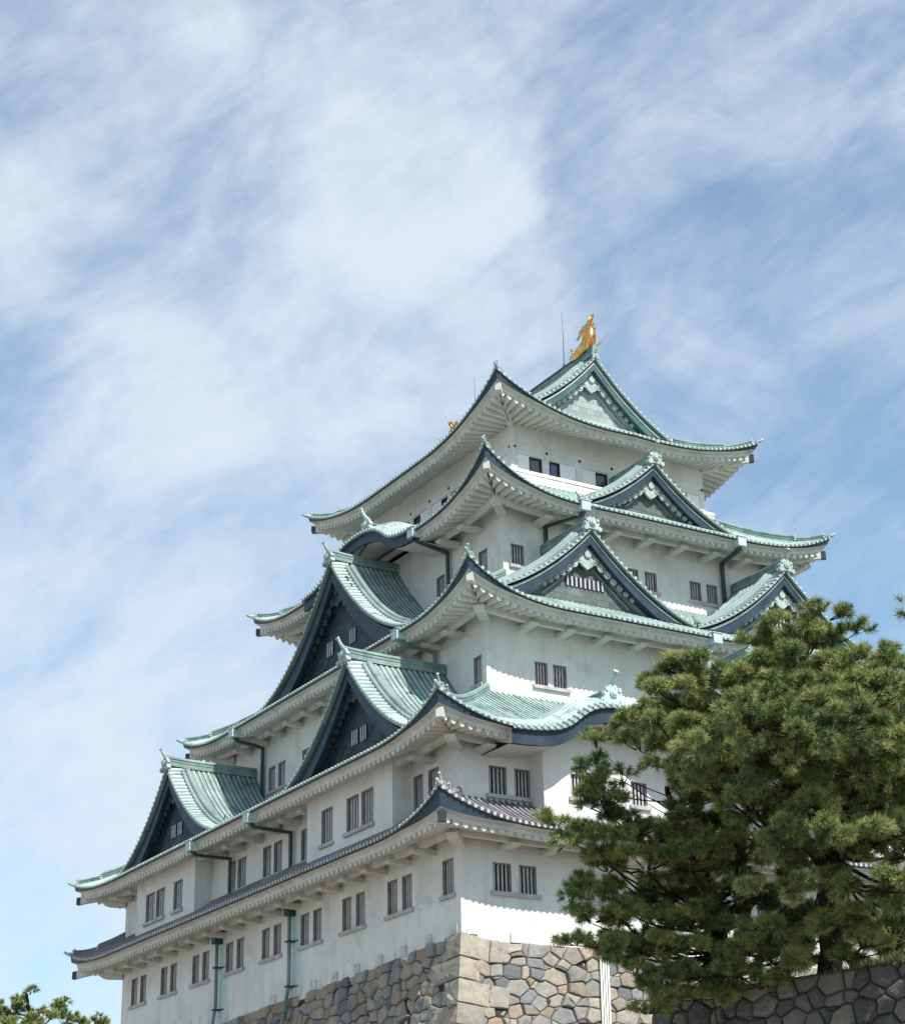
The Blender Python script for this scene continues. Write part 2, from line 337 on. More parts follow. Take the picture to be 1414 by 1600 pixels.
# ------------------------------------------------------------------ walls and windows
def wall_mesh(mb, fr, s0, s1, z0, z1, holes, d=0.):
    xs = sorted({s0, s1, *[h[0] for h in holes], *[h[1] for h in holes]}); zs = sorted({z0, z1, *[h[2] for h in holes], *[h[3] for h in holes]})
    for i in range(len(xs)-1):
        for j in range(len(zs)-1):
            cx, cz = (xs[i]+xs[i+1])/2, (zs[j]+zs[j+1])/2
            if any(h[0] < cx < h[1] and h[2] < cz < h[3] for h in holes): continue
            mb.add([fr.P(xs[i], d, zs[j]), fr.P(xs[i+1], d, zs[j]), fr.P(xs[i+1], d, zs[j+1]), fr.P(xs[i], d, zs[j+1])], [(0, 1, 2, 3)])
def window(fr, s0, s1, z0, z1, d=0., nb=4, red=False, sill=(.14, .14), label=None):
    dep = .42; mb = MB()
    # reveal with a slim grey frame line
    for a, b, c, e in ((s0, s0, z0, z1), (s1, s1, z0, z1)):
        mb.add([fr.P(a, d, z0), fr.P(a, d+dep, z0), fr.P(a, d+dep, z1), fr.P(a, d, z1)], [(0, 1, 2, 3)])
    for z in (z0, z1): mb.add([fr.P(s0, d, z), fr.P(s1, d, z), fr.P(s1, d+dep, z), fr.P(s0, d+dep, z)], [(0, 1, 2, 3)])
    t = .05
    for a, b, c, e in ((s0+.001, s0+t, z0, z1), (s1-t, s1-.001, z0, z1), (s0+t, s1-t, z1-t, z1-.001)):
        fr.box(mb, a, b, d+.05, d+.13, c, e)
    wdw = mb.build('window', M['reveal'], castle)
    if label: wdw['label'] = label
    mb = MB(); bw = (s1-s0-2*t)/(2*nb+.6)
    for i in range(nb):
        c = s0+t+(s1-s0-2*t)*(i+.5)/nb
        fr.box(mb, c-bw*.46, c+bw*.46, d+.14, d+.20, z0+.002, z1-t)
    mb.build('lattice_bars', M['bars'], wdw)
    ds = .26 if red else dep-.004
    mb = MB(); mb.add([fr.P(s0, d+ds, z0), fr.P(s1, d+ds, z0), fr.P(s1, d+ds, z1), fr.P(s0, d+ds, z1)], [(0, 1, 2, 3)])
    rnd = random.random()
    if not red and rnd < .55:   # inner sliding board drawn part of the way across
        m2 = MB(); k_ = random.uniform(.3, .62)*(s1-s0); a_ = s0+.003 if random.random() < .5 else s1-k_-.003
        fr.box(m2, a_, a_+k_, d+.27, d+.31, z0+.003, z1-.003); m2.build('sliding_board', M['inner'], wdw)
    mb.build('shutter_or_dark_interior', M['red'] if red else M['dark'], wdw)  # red ones are shutters, the rest a near-black sheet for the unlit interior
    if sill:
        mb = MB(); fr.box(mb, s0-sill[0], s1+sill[1], d-.13, d+.03, z0-.17, z0-.003); mb.build('sill', M['sill'], wdw)
    return (s0, s1, z0, z1)
def pair(fr, a0, a1, b0, b1, z0, z1, d=0., **k):
    g = (b0-a1)/2-.001
    return [window(fr, a0, a1, z0, z1, d, sill=(.15, g), **k), window(fr, b0, b1, z0, z1, d, sill=(g, .15), **k)]
def storey(q, z0, z1, holesR, holesL):
    mb = MB()
    wall_mesh(mb, frR(q), 0, q[2]-q[0], z0, z1, holesR); wall_mesh(mb, frL(q), 0, q[3]-q[1], z0, z1, holesL)
    wall_mesh(mb, frB(q), 0, q[2]-q[0], z0, z1, []); wall_mesh(mb, frF(q), 0, q[3]-q[1], z0, z1, [])
    # slightly raised plaster strip down each visible corner
    for fr, s in ((frR(q), (.02, .30)), (frL(q), (.02, .26))): fr.box(mb, s[0]-.02-.02, s[1], -.022, .02, z0, z1)
    return mb.build('storey_wall', M['plaster'], castle)
# first storey
fr, fl = frR(W1), frL(W1); hl = []; hr = []
for k in range(8):
    o = 4.218*k; hl += pair(fl, 4.01+o, 4.88+o, 5.29+o, 6.18+o, 1.64, 3.14)
hl.append(window(fl, .55, 1.44, 1.64, 3.14))
for k in range(4):
    o = 4.242*k; hr += pair(fr, 1.58+o, 2.48+o, 2.87+o, 3.74+o, 1.77, 2.98)
storey(W1, -1.1, 4.9, hr, hl)
# small plaster-capped beam ends along the foot of the first storey
for k in range(9):
    sg_ = float(np.interp(.5+2.11*k, [0, 1.5, 6.2, 15.2, 24], [0, -.1, -.33, -.56, -.8]))
    mb = MB(); fl.box(mb, .25+2.11*k, .80+2.11*k, -.075, .0, sg_-.03, sg_+.40); mb.build('beam_end', M['stained'], castle)
for k in range(4): mb = MB(); fr.box(mb, .2+2.12*k, .75+2.12*k, -.10, .0, -.30 if k else -.1, .10); mb.build('beam_end', M['plaster'], castle)
# second storey, its projecting bays
hl = pair(fl, 1.62, 2.5, 2.95, 3.78, 5.66, 7.29); hr = pair(fr, 1.5, 2.4, 2.80, 3.6, 5.88, 7.13)
hl += pair(fl, 16.71, 17.65, 17.95, 18.88, 5.66, 7.22); hl += pair(fl, 20.84, 21.87, 22.1, 23.05, 5.66, 7.22)
hl.append(window(fl, 13.6, 14.66, 5.66, 7.22)); hl.append(window(fl, 34.1, 35.1, 5.6, 7.1))
hr += [window(fr, 28.2, 29.1, 5.88, 7.13)]
storey(W1, 5.0, 8.9, hr, hl)
def bay(fr, s0, s1, holes, z0=4.3, z1=8.7, d=-1.0):
    mb = MB(); wall_mesh(mb, fr, s0, s1, z0, z1, holes, d)
    for s in (s0, s1): mb.add([fr.P(s, d, z0), fr.P(s, .02, z0), fr.P(s, .02, z1), fr.P(s, d, z1)], [(0, 1, 2, 3)])
    mb.build('projecting_bay', M['plaster'], castle)
bay(fl, 3.89, 12.06, pair(fl, 5.62, 6.72, 6.97, 8.12, 5.6, 7.2, -1.)+[window(fl, 9.47, 10.59, 5.55, 7.18, -1.)])
bay(fl, 25.0, 32.97, pair(fl, 28.98, 30.17, 30.35, 31.59, 5.5, 7.06, -1.)+[window(fl, 26.57, 27.76, 5.5, 7.06, -1.)])
bay(fr, 3.62, 10.3, pair(fr, 5.02, 5.82, 6.1, 6.85, 5.9, 6.95, -1.)+[window(fr, 8.2, 9.06, 5.9, 6.95, -1.)])
bay(fr, WX-10.3, WX-3.62, [])
# third storey
fr3, fl3 = frR(W3), frL(W3); q = 4.24
hl = [window(fl3, 4.66-q, 5.36-q, 12.5, 13.87)] + pair(fl3, 25.18-q, 26.08-q, 26.45-q, 27.3-q, 12.42, 13.82) + [window(fl3, 22.3-q, 23.15-q, 12.42, 13.82)]
hr = pair(fr3, 6.9-q, 7.63-q, 7.94-q, 8.71-q, 12.66, 13.82, red=True) + pair(fr3, 22.9-q, 23.7-q, 24.0-q, 24.8-q, 12.66, 13.82)
storey(W3, 9.5, 16.6, hr, hl)
# fourth storey
fr4, fl4 = frR(W4), frL(W4); q = 7.42
hl = [window(fl4, 8.9-q, 9.74-q, 20.0, 21.3), window(fl4, 13.09-q, 13.94-q, 19.95, 21.3), window(fl4, 22.6-q, 23.4-q, 19.95, 21.3)]
hr = [window(fr4, 7.89-q, 8.66-q, 19.98, 21.1), window(fr4, 23.1-q, 23.9-q, 19.98, 21.1)] + pair(fr4, 15.0-q, 15.75-q, 16.15-q, 16.92-q, 19.98, 21.08, red=True) + pair(fr4, 19.1-q, 19.85-q, 20.22-q, 20.94-q, 19.98, 21.08, red=True)
storey(W4, 16.5, 23.8, hr, hl)
# fifth storey: look-out windows between pilasters, sill balcony
fr5, fl5 = frR(W5), frL(W5)
def lookout(fr, n):
    holes = []; z0, z1 = 26.36, 27.30
    for k in range(n):
        a = k*K+.22; b = (k+1)*K-.22
        if k == 0: dk = (a+.86, b-.02)
        elif k % 2: dk = (a+.02, a+.68)
        else: dk = (b-.78, b-.02)
        holes.append((dk[0], dk[1], z0, z1))
        mb = MB(); t = .07
        for s0, s1, c, e in ((dk[0], dk[0]+t, z0, z1), (dk[1]-t, dk[1], z0, z1), (dk[0]+t, dk[1]-t, z1-t, z1), (dk[0]+t, dk[1]-t, z0, z0+t)): fr.box(mb, s0, s1, -.012, .12, c, e)
        wd = mb.build('lookout_window', M['wood'], castle)
        mb = MB(); mb.add([fr.P(dk[0], .08, z0), fr.P(dk[1], .08, z0), fr.P(dk[1], .08, z1), fr.P(dk[0], .08, z1)], [(0, 1, 2, 3)]); mb.build('pane', M['glass'], wd)
        o0, o1 = (dk[1]+.02, b) if dk[0]-a < .3 else (a, dk[0]-.02)
        if o1-o0 > .2:
            mb = MB(); fr.box(mb, o0, o1, -.02, .02, z0, z1-.02); mb.build('sliding_panel', M['rail'], wd)
    mb = MB()
    for k in range(n+1):
        c = min(max(k*K, .17), n*K-.17); fr.box(mb, c-.16, c+.16, -.05, .02, 25.4, 27.42)
    fr.box(mb, -.05, n*K+.05, -.062, .02, 27.36, 27.50); fr.box(mb, -.035, n*K+.035, -.036, .02, 27.94, 27.985)
    fr.box(mb, -.03, n*K+.03, -.044, .02, 26.2, 26.33)
    mb.build('pilasters', M['plaster'], castle)
    mb = MB()
    for k in range(n+1):
        c = min(max(k*K+.1, .2), n*K-.1); mb.disc(fr.P(c, -.001, 27.72), -fr.n, fr.a, (0, 0, 1), .085, .03, 10)
    mb.build('nail_covers', M['copper_dark'], castle)
    return holes
hr = lookout(fr5, 6); hl = lookout(fl5, 8)
storey(W5, 23.9, 29.6, hr, hl)
mb = MB()
for fr, n in ((fr5, W5[2]-W5[0]), (fl5, W5[3]-W5[1])):
    fr.box(mb, -.36, n+.36, -.40, -.27, 26.10, 26.27); fr.box(mb, -.34, n+.34, -.375, -.295, 25.86, 26.02)
    fr.box(mb, -.36, n+.36, -.42, .0, 25.58, 25.78)
    for k in range(int(n/1.06)+1): fr.box(mb, -.33+k*1.06*1.02, -.23+k*1.06*1.02, -.37, -.30, 25.8, 26.13)
mb.build('balcony_rail', M['rail'], castle)

# ------------------------------------------------------------------ roof ornaments
def onigawara(mb, c, front, side, sc=1., horn=True):
    c = np.asarray(c, float); f = np.asarray(front, float); a = np.asarray(side, float); z = np.array([0, 0, 1.])
    half = [(.0, 0), (.34, -.06), (.50, -.16), (.62, -.05), (.58, .1), (.46, .12), (.42, .22), (.50, .32), (.44, .44), (.30, .46), (.26, .6), (.16, .72), (0, .78)]
    pts = half+[(-x, y) for x, y in half[-2:0:-1]]
    P = [c+sc*(x*a+y*z)+f*.06*sc for x, y in pts]; mb.prism(P, -f*.2*sc)
    mb.disc(c+z*.34*sc+f*.06*sc, f, a, z, .2*sc, .10*sc, 12)
    mb.disc(c+z*.34*sc+f*.16*sc, f, a, z, .12*sc, .05*sc, 10)
    for sg in (-1, 1):
        mb.disc(c+a*sg*.46*sc+z*.0*sc+f*.05*sc, f, a, z, .14*sc, .08*sc, 10); mb.disc(c+a*sg*.34*sc+z*.5*sc+f*.05*sc, f, a, z, .10*sc, .07*sc, 8)
    if horn:
        t = np.linspace(0, 1, 6)
        mb.tube([c+z*(.72+.42*q*q+.1*q)*sc+f*(-.1+.42*q)*sc for q in t], [(.13-.05*q)*sc for q in t], 8)
        e = c+z*1.22*sc+f*.33*sc; mb.disc(e, (f*.7+z*.7), a, (z-f)*.7, .13*sc, .07*sc, 10)
RIDGE = [(-.20, -.1), (-.20, .12), (-.16, .12), (-.16, .2), (-.19, .2), (-.19, .27), (-.15, .27), (-.15, .38), (-.19, .38), (-.19, .44), (-.12, .44), (-.09, .54), (0, .6), (.09, .54), (.12, .44), (.19, .44), (.19, .38), (.15, .38), (.15, .27), (.19, .27), (.19, .2), (.16, .2), (.16, .12), (.20, .12), (.20, -.1)]
ROLL = [(0.0, -.35), (.05, 0), (.40, 0), (.45, -.35), (.50, .55), (.60, .93), (.70, 1.), (.80, .93), (.92, .55)]
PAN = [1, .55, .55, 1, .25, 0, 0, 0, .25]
def ribs(L, pitch):
    n = max(1, round(L/pitch)); p = L/n
    s = np.concatenate([[(k+q)*p for q, _ in ROLL] for k in range(n)]+[[L]]); h = np.concatenate([[x for _, x in ROLL]]*n+[[0]])
    return s, h, (np.arange(n)+.70)*p
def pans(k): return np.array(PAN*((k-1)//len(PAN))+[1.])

# ------------------------------------------------------------------ tiered skirt roofs
def tier(name_label, eave, inner, wall, zmid, rise, conc, H, Lr, pw, G, Gl, mats, cuts={}, beam=True, bracket_sides={}, slope=.3, rib=.075, hornsize=.62, dz={}, gable_cut=False, fas=.25):
    x0, y0, x1, y1 = eave
    roof = MB(); TM, CM, RM = mats
    Ds = {'R': inner[1]-y0, 'L': inner[0]-x0, 'B': y1-inner[3], 'F': x1-inner[2]}
    Ov = {'R': wall[1]-y0, 'L': wall[0]-x0, 'B': y1-wall[3], 'F': x1-wall[2]}
    FRS = {'R': frR(eave), 'L': frL(eave), 'B': frB(eave), 'F': frF(eave)}
    LEN = {'R': x1-x0, 'B': x1-x0, 'L': y1-y0, 'F': y1-y0}
    ADJ = {'R': ('L', 'F'), 'B': ('L', 'F'), 'L': ('R', 'B'), 'F': ('R', 'B')}
    Dref = Ds['R']
    def en(sd, s):
        return np.minimum(s*Dref/Ds[ADJ[sd][0]], (LEN[sd]-s)*Dref/Ds[ADJ[sd][1]])
    H, Hs = H[0], H[1]      # lift at the near corner, and at the other corners
    def lift(e, h=None): return (Hs if h is None else h)*np.clip(1-e/Lr, 0, 1)**pw
    def lifts(sd, s): 
        e = en(sd, s)
        return lift(e, np.where((s*Dref/Ds[ADJ[sd][0]] <= e+1e-9), H, Hs) if sd in 'RL' else Hs)
    def zmids(sd, e): return zmid+dz.get(sd, 0)*np.clip(e/Lr, 0, 1)**1.5
    def zt(sd, s, t):
        e = en(sd, s); return zmids(sd, e)+lifts(sd, s)*np.clip(1-t, 0, 1)**1.3+rise*((1-conc)*t+conc*t*t)
    def zf(sd, s):
        e = en(sd, s); return zmids(sd, e)-.10+lifts(sd, s)-G*np.where((s*Dref/Ds[ADJ[sd][0]] <= e+1e-9) if sd in 'RL' else False, 1., .45)*np.clip(1-e/Gl, 0, 1)**1.4
    def incut(sd, s):
        m = np.zeros(np.shape(s), bool)
        for a, b in cuts.get(sd, []): m |= (s > a) & (s < b)
        return m
    # tile surface (the roof object itself)
    caps = MB()
    for sd in 'RLBF':
        fr = FRS[sd]; L = LEN[sd]; D = Ds[sd]; s, h, rc = ribs(L, .303)
        tm = np.minimum(1, np.minimum(s/Ds[ADJ[sd][0]], (L-s)/Ds[ADJ[sd][1]])); tm = np.maximum(tm, 0)
        c = incut(sd, s); t0 = np.where(c, np.minimum(1.0/D, tm), 0)
        q = np.linspace(0, 1, 13)[None]; t = t0[:, None]+(tm-t0)[:, None]*q
        S = np.repeat(s[:, None], 13, 1); Z = zt(sd, S, t)+rib*h[:, None]
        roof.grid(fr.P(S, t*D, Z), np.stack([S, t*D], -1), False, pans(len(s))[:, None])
        for seg in np.split(np.arange(len(s)), np.where(np.diff(c.astype(int)))[0]+1):
            if c[seg[0]]: continue
            z = zt(sd, s[seg], 0)
            roof.grid(np.stack([fr.P(s[seg], 0., z+rib*h[seg]), fr.P(s[seg], .02, z-.05), fr.P(s[seg], .14, z-.06)], 1), None)
        for k in rc:
            if incut(sd, np.array(k)): continue
            z = float(zt(sd, np.array(k), 0))
            caps.disc(fr.P(k, .03, z+.015), -fr.n, fr.a, (0, 0, 1), .084, .05, 10)
    roof.merge(caps, 1); ro = roof.build('roof', [TM, CM], castle); ro['label'] = name_label
    # eave boards, fascia, rafters
    dk = MB(); fa = MB(); sf = MB(); bm = MB()
    for sd in 'RLBF':
        fr = FRS[sd]; L = LEN[sd]; ov = Ov[sd]
        segs = []; a = 0
        for c0, c1 in sorted(cuts.get(sd, [])): segs.append((a, c0)); a = c1
        segs.append((a, L))
        for a, b in segs:
            n = max(6, int((b-a)/.5)); t = np.linspace(0, 1, n)
            def line(d):
                lo = max(a, d) if a == 0 else a; hi = min(b, L-d) if b == L else b
                return lo+(hi-lo)*t
            def strip(mb, prof):
                cols = []
                for d, fn in prof:
                    s = line(d); cols.append(fr.P(s, d, fn(s)))
                mb.grid(np.stack(cols, 1))
            zT = lambda o: (lambda s: zt(sd, s, 0)+o)
            zF = lambda o: (lambda s: zf(sd, s)+o)
            strip(dk, [(.05, zT(-.05)), (.09, zT(-.10)), (.14, zF(.0))])
            strip(fa, [(.145, zF(.0)), (.36, zF(-.03)), (.36, zF(-.09)), (.40, zF(-.10)), (.40, zF(-fas)), (.46, zF(-fas-.004))])
            # wavy plastered rafters
            np_ = max(2, round((b-a)/.43)); p = (b-a)/np_
            tt = np.linspace(0, 1, np_*12+1); ph = tt*np_
            wv = .25*np.sqrt(np.clip(1-((ph % 1-.5)/.37)**2, 0, 1))
            def lin(d):
                lo = max(a, d) if a == 0 else a; hi = min(b, L-d) if b == L else b
                return np.clip(a+(b-a)*tt, lo, hi)
            dd = np.concatenate([[.44], np.linspace(.44, ov+.03, 7)]); rows = []
            for i, d in enumerate(dd):
                s = lin(d); e = np.minimum(s, L-s)
                fade = np.clip(1-(d-.3)/(ov-.3), 0, 1)
                base = zmids(sd, en(sd, s))-.10-fas+.02+(zf(sd, s)-zmids(sd, en(sd, s))+.10)*fade+slope*(d-.3)
                rows.append(fr.P(s, d, base+(.06 if i == 0 else 0)-(0 if i == 0 else wv)))
            sf.grid(np.stack(rows, 1), None, False)
            for sc_ in ([a] if a > 0 else [])+([b] if b < L else []):
                dd_ = np.linspace(.2, ov, 6); zb_ = zmid-.10-fas+slope*(dd_-.3)-.24
                sf.grid(np.stack([fr.P(sc_, dd_, zb_), fr.P(sc_, dd_, zb_*0+zmid+.1+.45*dd_)], 1))
            if beam:
                pr = []
                for d, o in ((1.52, -.10), (1.52, -.44), (1.78, -.44), (1.78, -.10)):
                    s = line(d) if not (a == 0) else np.maximum(line(d), d)
                    fade = np.clip(1-(d-.3)/(ov-.3), 0, 1)
                    pr.append(fr.P(s, d, zmids(sd, en(sd, s))-.10-fas+(zf(sd, s)-zmids(sd, en(sd, s))+.10)*.45+slope*1.2+o))
                pr.append(pr[0]); bm.grid(np.stack(pr, 1))
    dk.build('eave_board', M['board'], ro); fa.build('fascia', M['plaster_clean'], ro); sf.build('rafters', M['soffit'], ro)
    if beam: bm.build('eave_beam', M['plaster_clean'], ro)
    for sd, spots in bracket_sides.items():
        fr = FRS[sd]; ov = Ov[sd]
        for s in spots:
            mb = MB(); zb = float(zmids(sd, en(sd, np.array(s))))-.10-fas+slope*1.2+float(lift(en(sd, np.array(s))))*.45-.45
            if beam: poly = [(ov+.02, .05), (1.3, .0), (1.22, -.04), (1.36, -.14), (ov+.02, -.19)]
            else: zb = zmids(sd, 9.)+slope*ov-.10-fas-.12; poly = [(ov+.02, .0), (ov-.5, -.06), (ov-.46, -.2), (ov+.02, -.26)]
            wd = .22 if beam else .13
            mb.prism([fr.P(s-wd, d, zb+z) for d, z in poly], fr.a*2*wd); mb.build('bracket', M['plaster_clean'], ro)
    # hips
    cor = {('R', 'L'): (x0, y0, inner[0], inner[1]), ('R', 'F'): (x1, y0, inner[2], inner[1]), ('B', 'L'): (x0, y1, inner[0], inner[3]), ('B', 'F'): (x1, y1, inner[2], inner[3])}
    for (sa, sb), (cx, cy, ix, iy) in cor.items():
        v = np.array([ix-cx, iy-cy, 0.]); hl = np.linalg.norm(v); dirn = v/hl; side = np.array([-dirn[1], dirn[0], 0])
        hc = H if (cx == x0 and cy == y0) else Hs
        def hp(t): 
            e = t*Dref
            return np.array([cx, cy, 0])+v*t+np.array([0, 0, float(zmids(sa, np.array(e)))+float(lift(np.array(e), hc))*max(0, 1-t)**1.3+rise*((1-conc)*t+conc*t*t)])
        sc = hornsize
        t1 = min(.55, 1.9/hl); t2 = .35/hl
        mb = MB()
        mb.sweep([hp(t) for t in np.linspace(t1, 1, 14)], side, (0, 0, 1), [(a*sc*1.25, b*sc*1.2) for a, b in RIDGE])
        mb.sweep([hp(t) for t in np.linspace(t2, t1+.02, 8)], side, (0, 0, 1), [(a*sc, b*sc*.8) for a, b in RIDGE])
        rg = mb.build('hip_ridge', RM, ro)
        mb = MB(); nr = cx == x0 and cy == y0; onigawara(mb, hp(t2)+np.array([0, 0, .02]), -dirn, side, sc*(.8 if nr else .7), nr); onigawara(mb, hp(t1)+np.array([0, 0, .06]), -dirn, side, sc*.75, nr)
        mb.tube([hp(.0)+dirn*.2+np.array([0, 0, .02]), hp(.0)-dirn*.05+np.array([0, 0, .05]), hp(.0)-dirn*.28+np.array([0, 0, .16])], [.10, .09, .07], 8)
        mb.build('ridge_end_ornament', CM, ro)
        # hip rafter under the eave
        ww = np.array([wall[0] if cx == x0 else wall[2], wall[1] if cy == y0 else wall[3], 0.]); e0 = np.array([cx, cy, 0.])
        dv = ww-e0; dl = np.linalg.norm(dv); dv /= dl; sdv = np.array([-dv[1], dv[0], 0])
        zc = zmid-.1-fas; tipz = zc+hc-G
        def hz(d): f = 1-(d-.3)/(dl-.3); return zc+(hc-G)*f+slope*(d*.7)-.16
        mb = MB(); ds = np.linspace(.42, dl, 6)
        mb.sweep([e0+dv*d+np.array([0, 0, hz(d)]) for d in ds], sdv, (0, 0, 1), [(-.15, -.26), (.15, -.26), (.15, .14), (-.15, .14)])
        mb.build('hip_rafter', M['plaster_clean'], ro)
        mb = MB(); mb.sweep([e0+dv*d+np.array([0, 0, hz(d)]) for d in (.36, .62)], sdv, (0, 0, 1), [(-.155, -.265), (.155, -.265), (.155, .145), (-.155, .145)])
        mb.build('rafter_cap', M['copper_dark'] if cx != x0 or cy != y0 or TM is M['grey_tile'] else M['plaster_clean'], ro)
        if beam:
            mb = MB(); zb = zc+slope*1.2+(hc-G)*.3-.5
            poly = [(dl+.05, .1), (dl-1.3, .14), (dl-1.45, .02), (dl-1.1, -.2), (dl+.05, -.3)]
            mb.prism([e0+dv*d-sdv*.24+np.array([0, 0, zb+z]) for d, z in poly], sdv*.48); mb.build('corner_bracket', M['plaster_clean'], ro)
    return ro, zt

COP = (M['copper'], M['copper_cap'], M['copper_mid']); GRY = (M['grey_tile'], M['grey_cap'], M['grey_mid'])
E1 = (-2.42, -2.42, WX+2.42, LY+2.42); E3 = (1.85, 1.85, WX-1.85, 34.3); E4 = (4.8, 4.8, WX-4.8, 31.27); E5 = (7.2, 7.2, WX-7.2, 28.84)
def spots(L, first, n, st=K): return [first+st*k for k in range(n)]
r1, zt1 = tier('lowest roof tier of grey clay tiles above the ground storey', E1, W1, W1, 4.08, 1.52, .1, (1.2, .85), 6.5, 2.9, .72, 3.6, GRY,
     bracket_sides={'R': spots(0, 4.5, 4), 'L': spots(0, 4.5, 17)}, hornsize=.62, rib=.10)
r2, zt2 = tier('second roof tier of green copper with two gables on the left', E1, W3, W1, 8.12, 3.85, .12, (1.28, .82), 6.5, 2.9, .48, 3.2, COP,
     cuts={'R': [(1.3+2.42, 12.5+2.42), (WX-12.5+2.42, WX-1.3+2.42)]}, bracket_sides={'R': [3.4], 'L': [q for q in spots(0, 4.5, 17) if not (3.6 < q-2.42 < 12.4 or 24.7 < q-2.42 < 33.3)]})
r3, zt3 = tier('third roof tier of green copper with twin gables on the right', E3, W4, W3, 15.76, 3.5, .12, (1.78, 1.05), 6.5, 3.0, .48, 3.0, COP,
     bracket_sides={'R': spots(0, 4.4, 11), 'L': spots(0, 4.4, 12)})
KC4 = 18.1
r4, zt4 = tier('fourth roof tier of green copper with one gable and a curved gable', E4, W5, W4, 22.84, 2.92, .12, (2.1, 1.3), 7, 3.0, .52, 3.0, COP,
     cuts={'L': [(KC4-6.0-4.8, KC4+6.0-4.8)]}, bracket_sides={'R': spots(0, 4.6, 9), 'L': spots(0, 4.6, 2)+[19., 21.1]})
r5, zt5 = tier('top roof tier of green copper below the gold ornaments', E5, (11.2, 11.2, WX-11.2, 24.84), W5, 28.6, 2.45, .08, (2.15, 1.66), 8.7, 2.6, .44, 3.0, COP,
     beam=False, slope=.42, bracket_sides={'R': spots(0, 4.4, 5), 'L': spots(0, 4.4, 7)}, dz={'R': .25, 'B': .25})

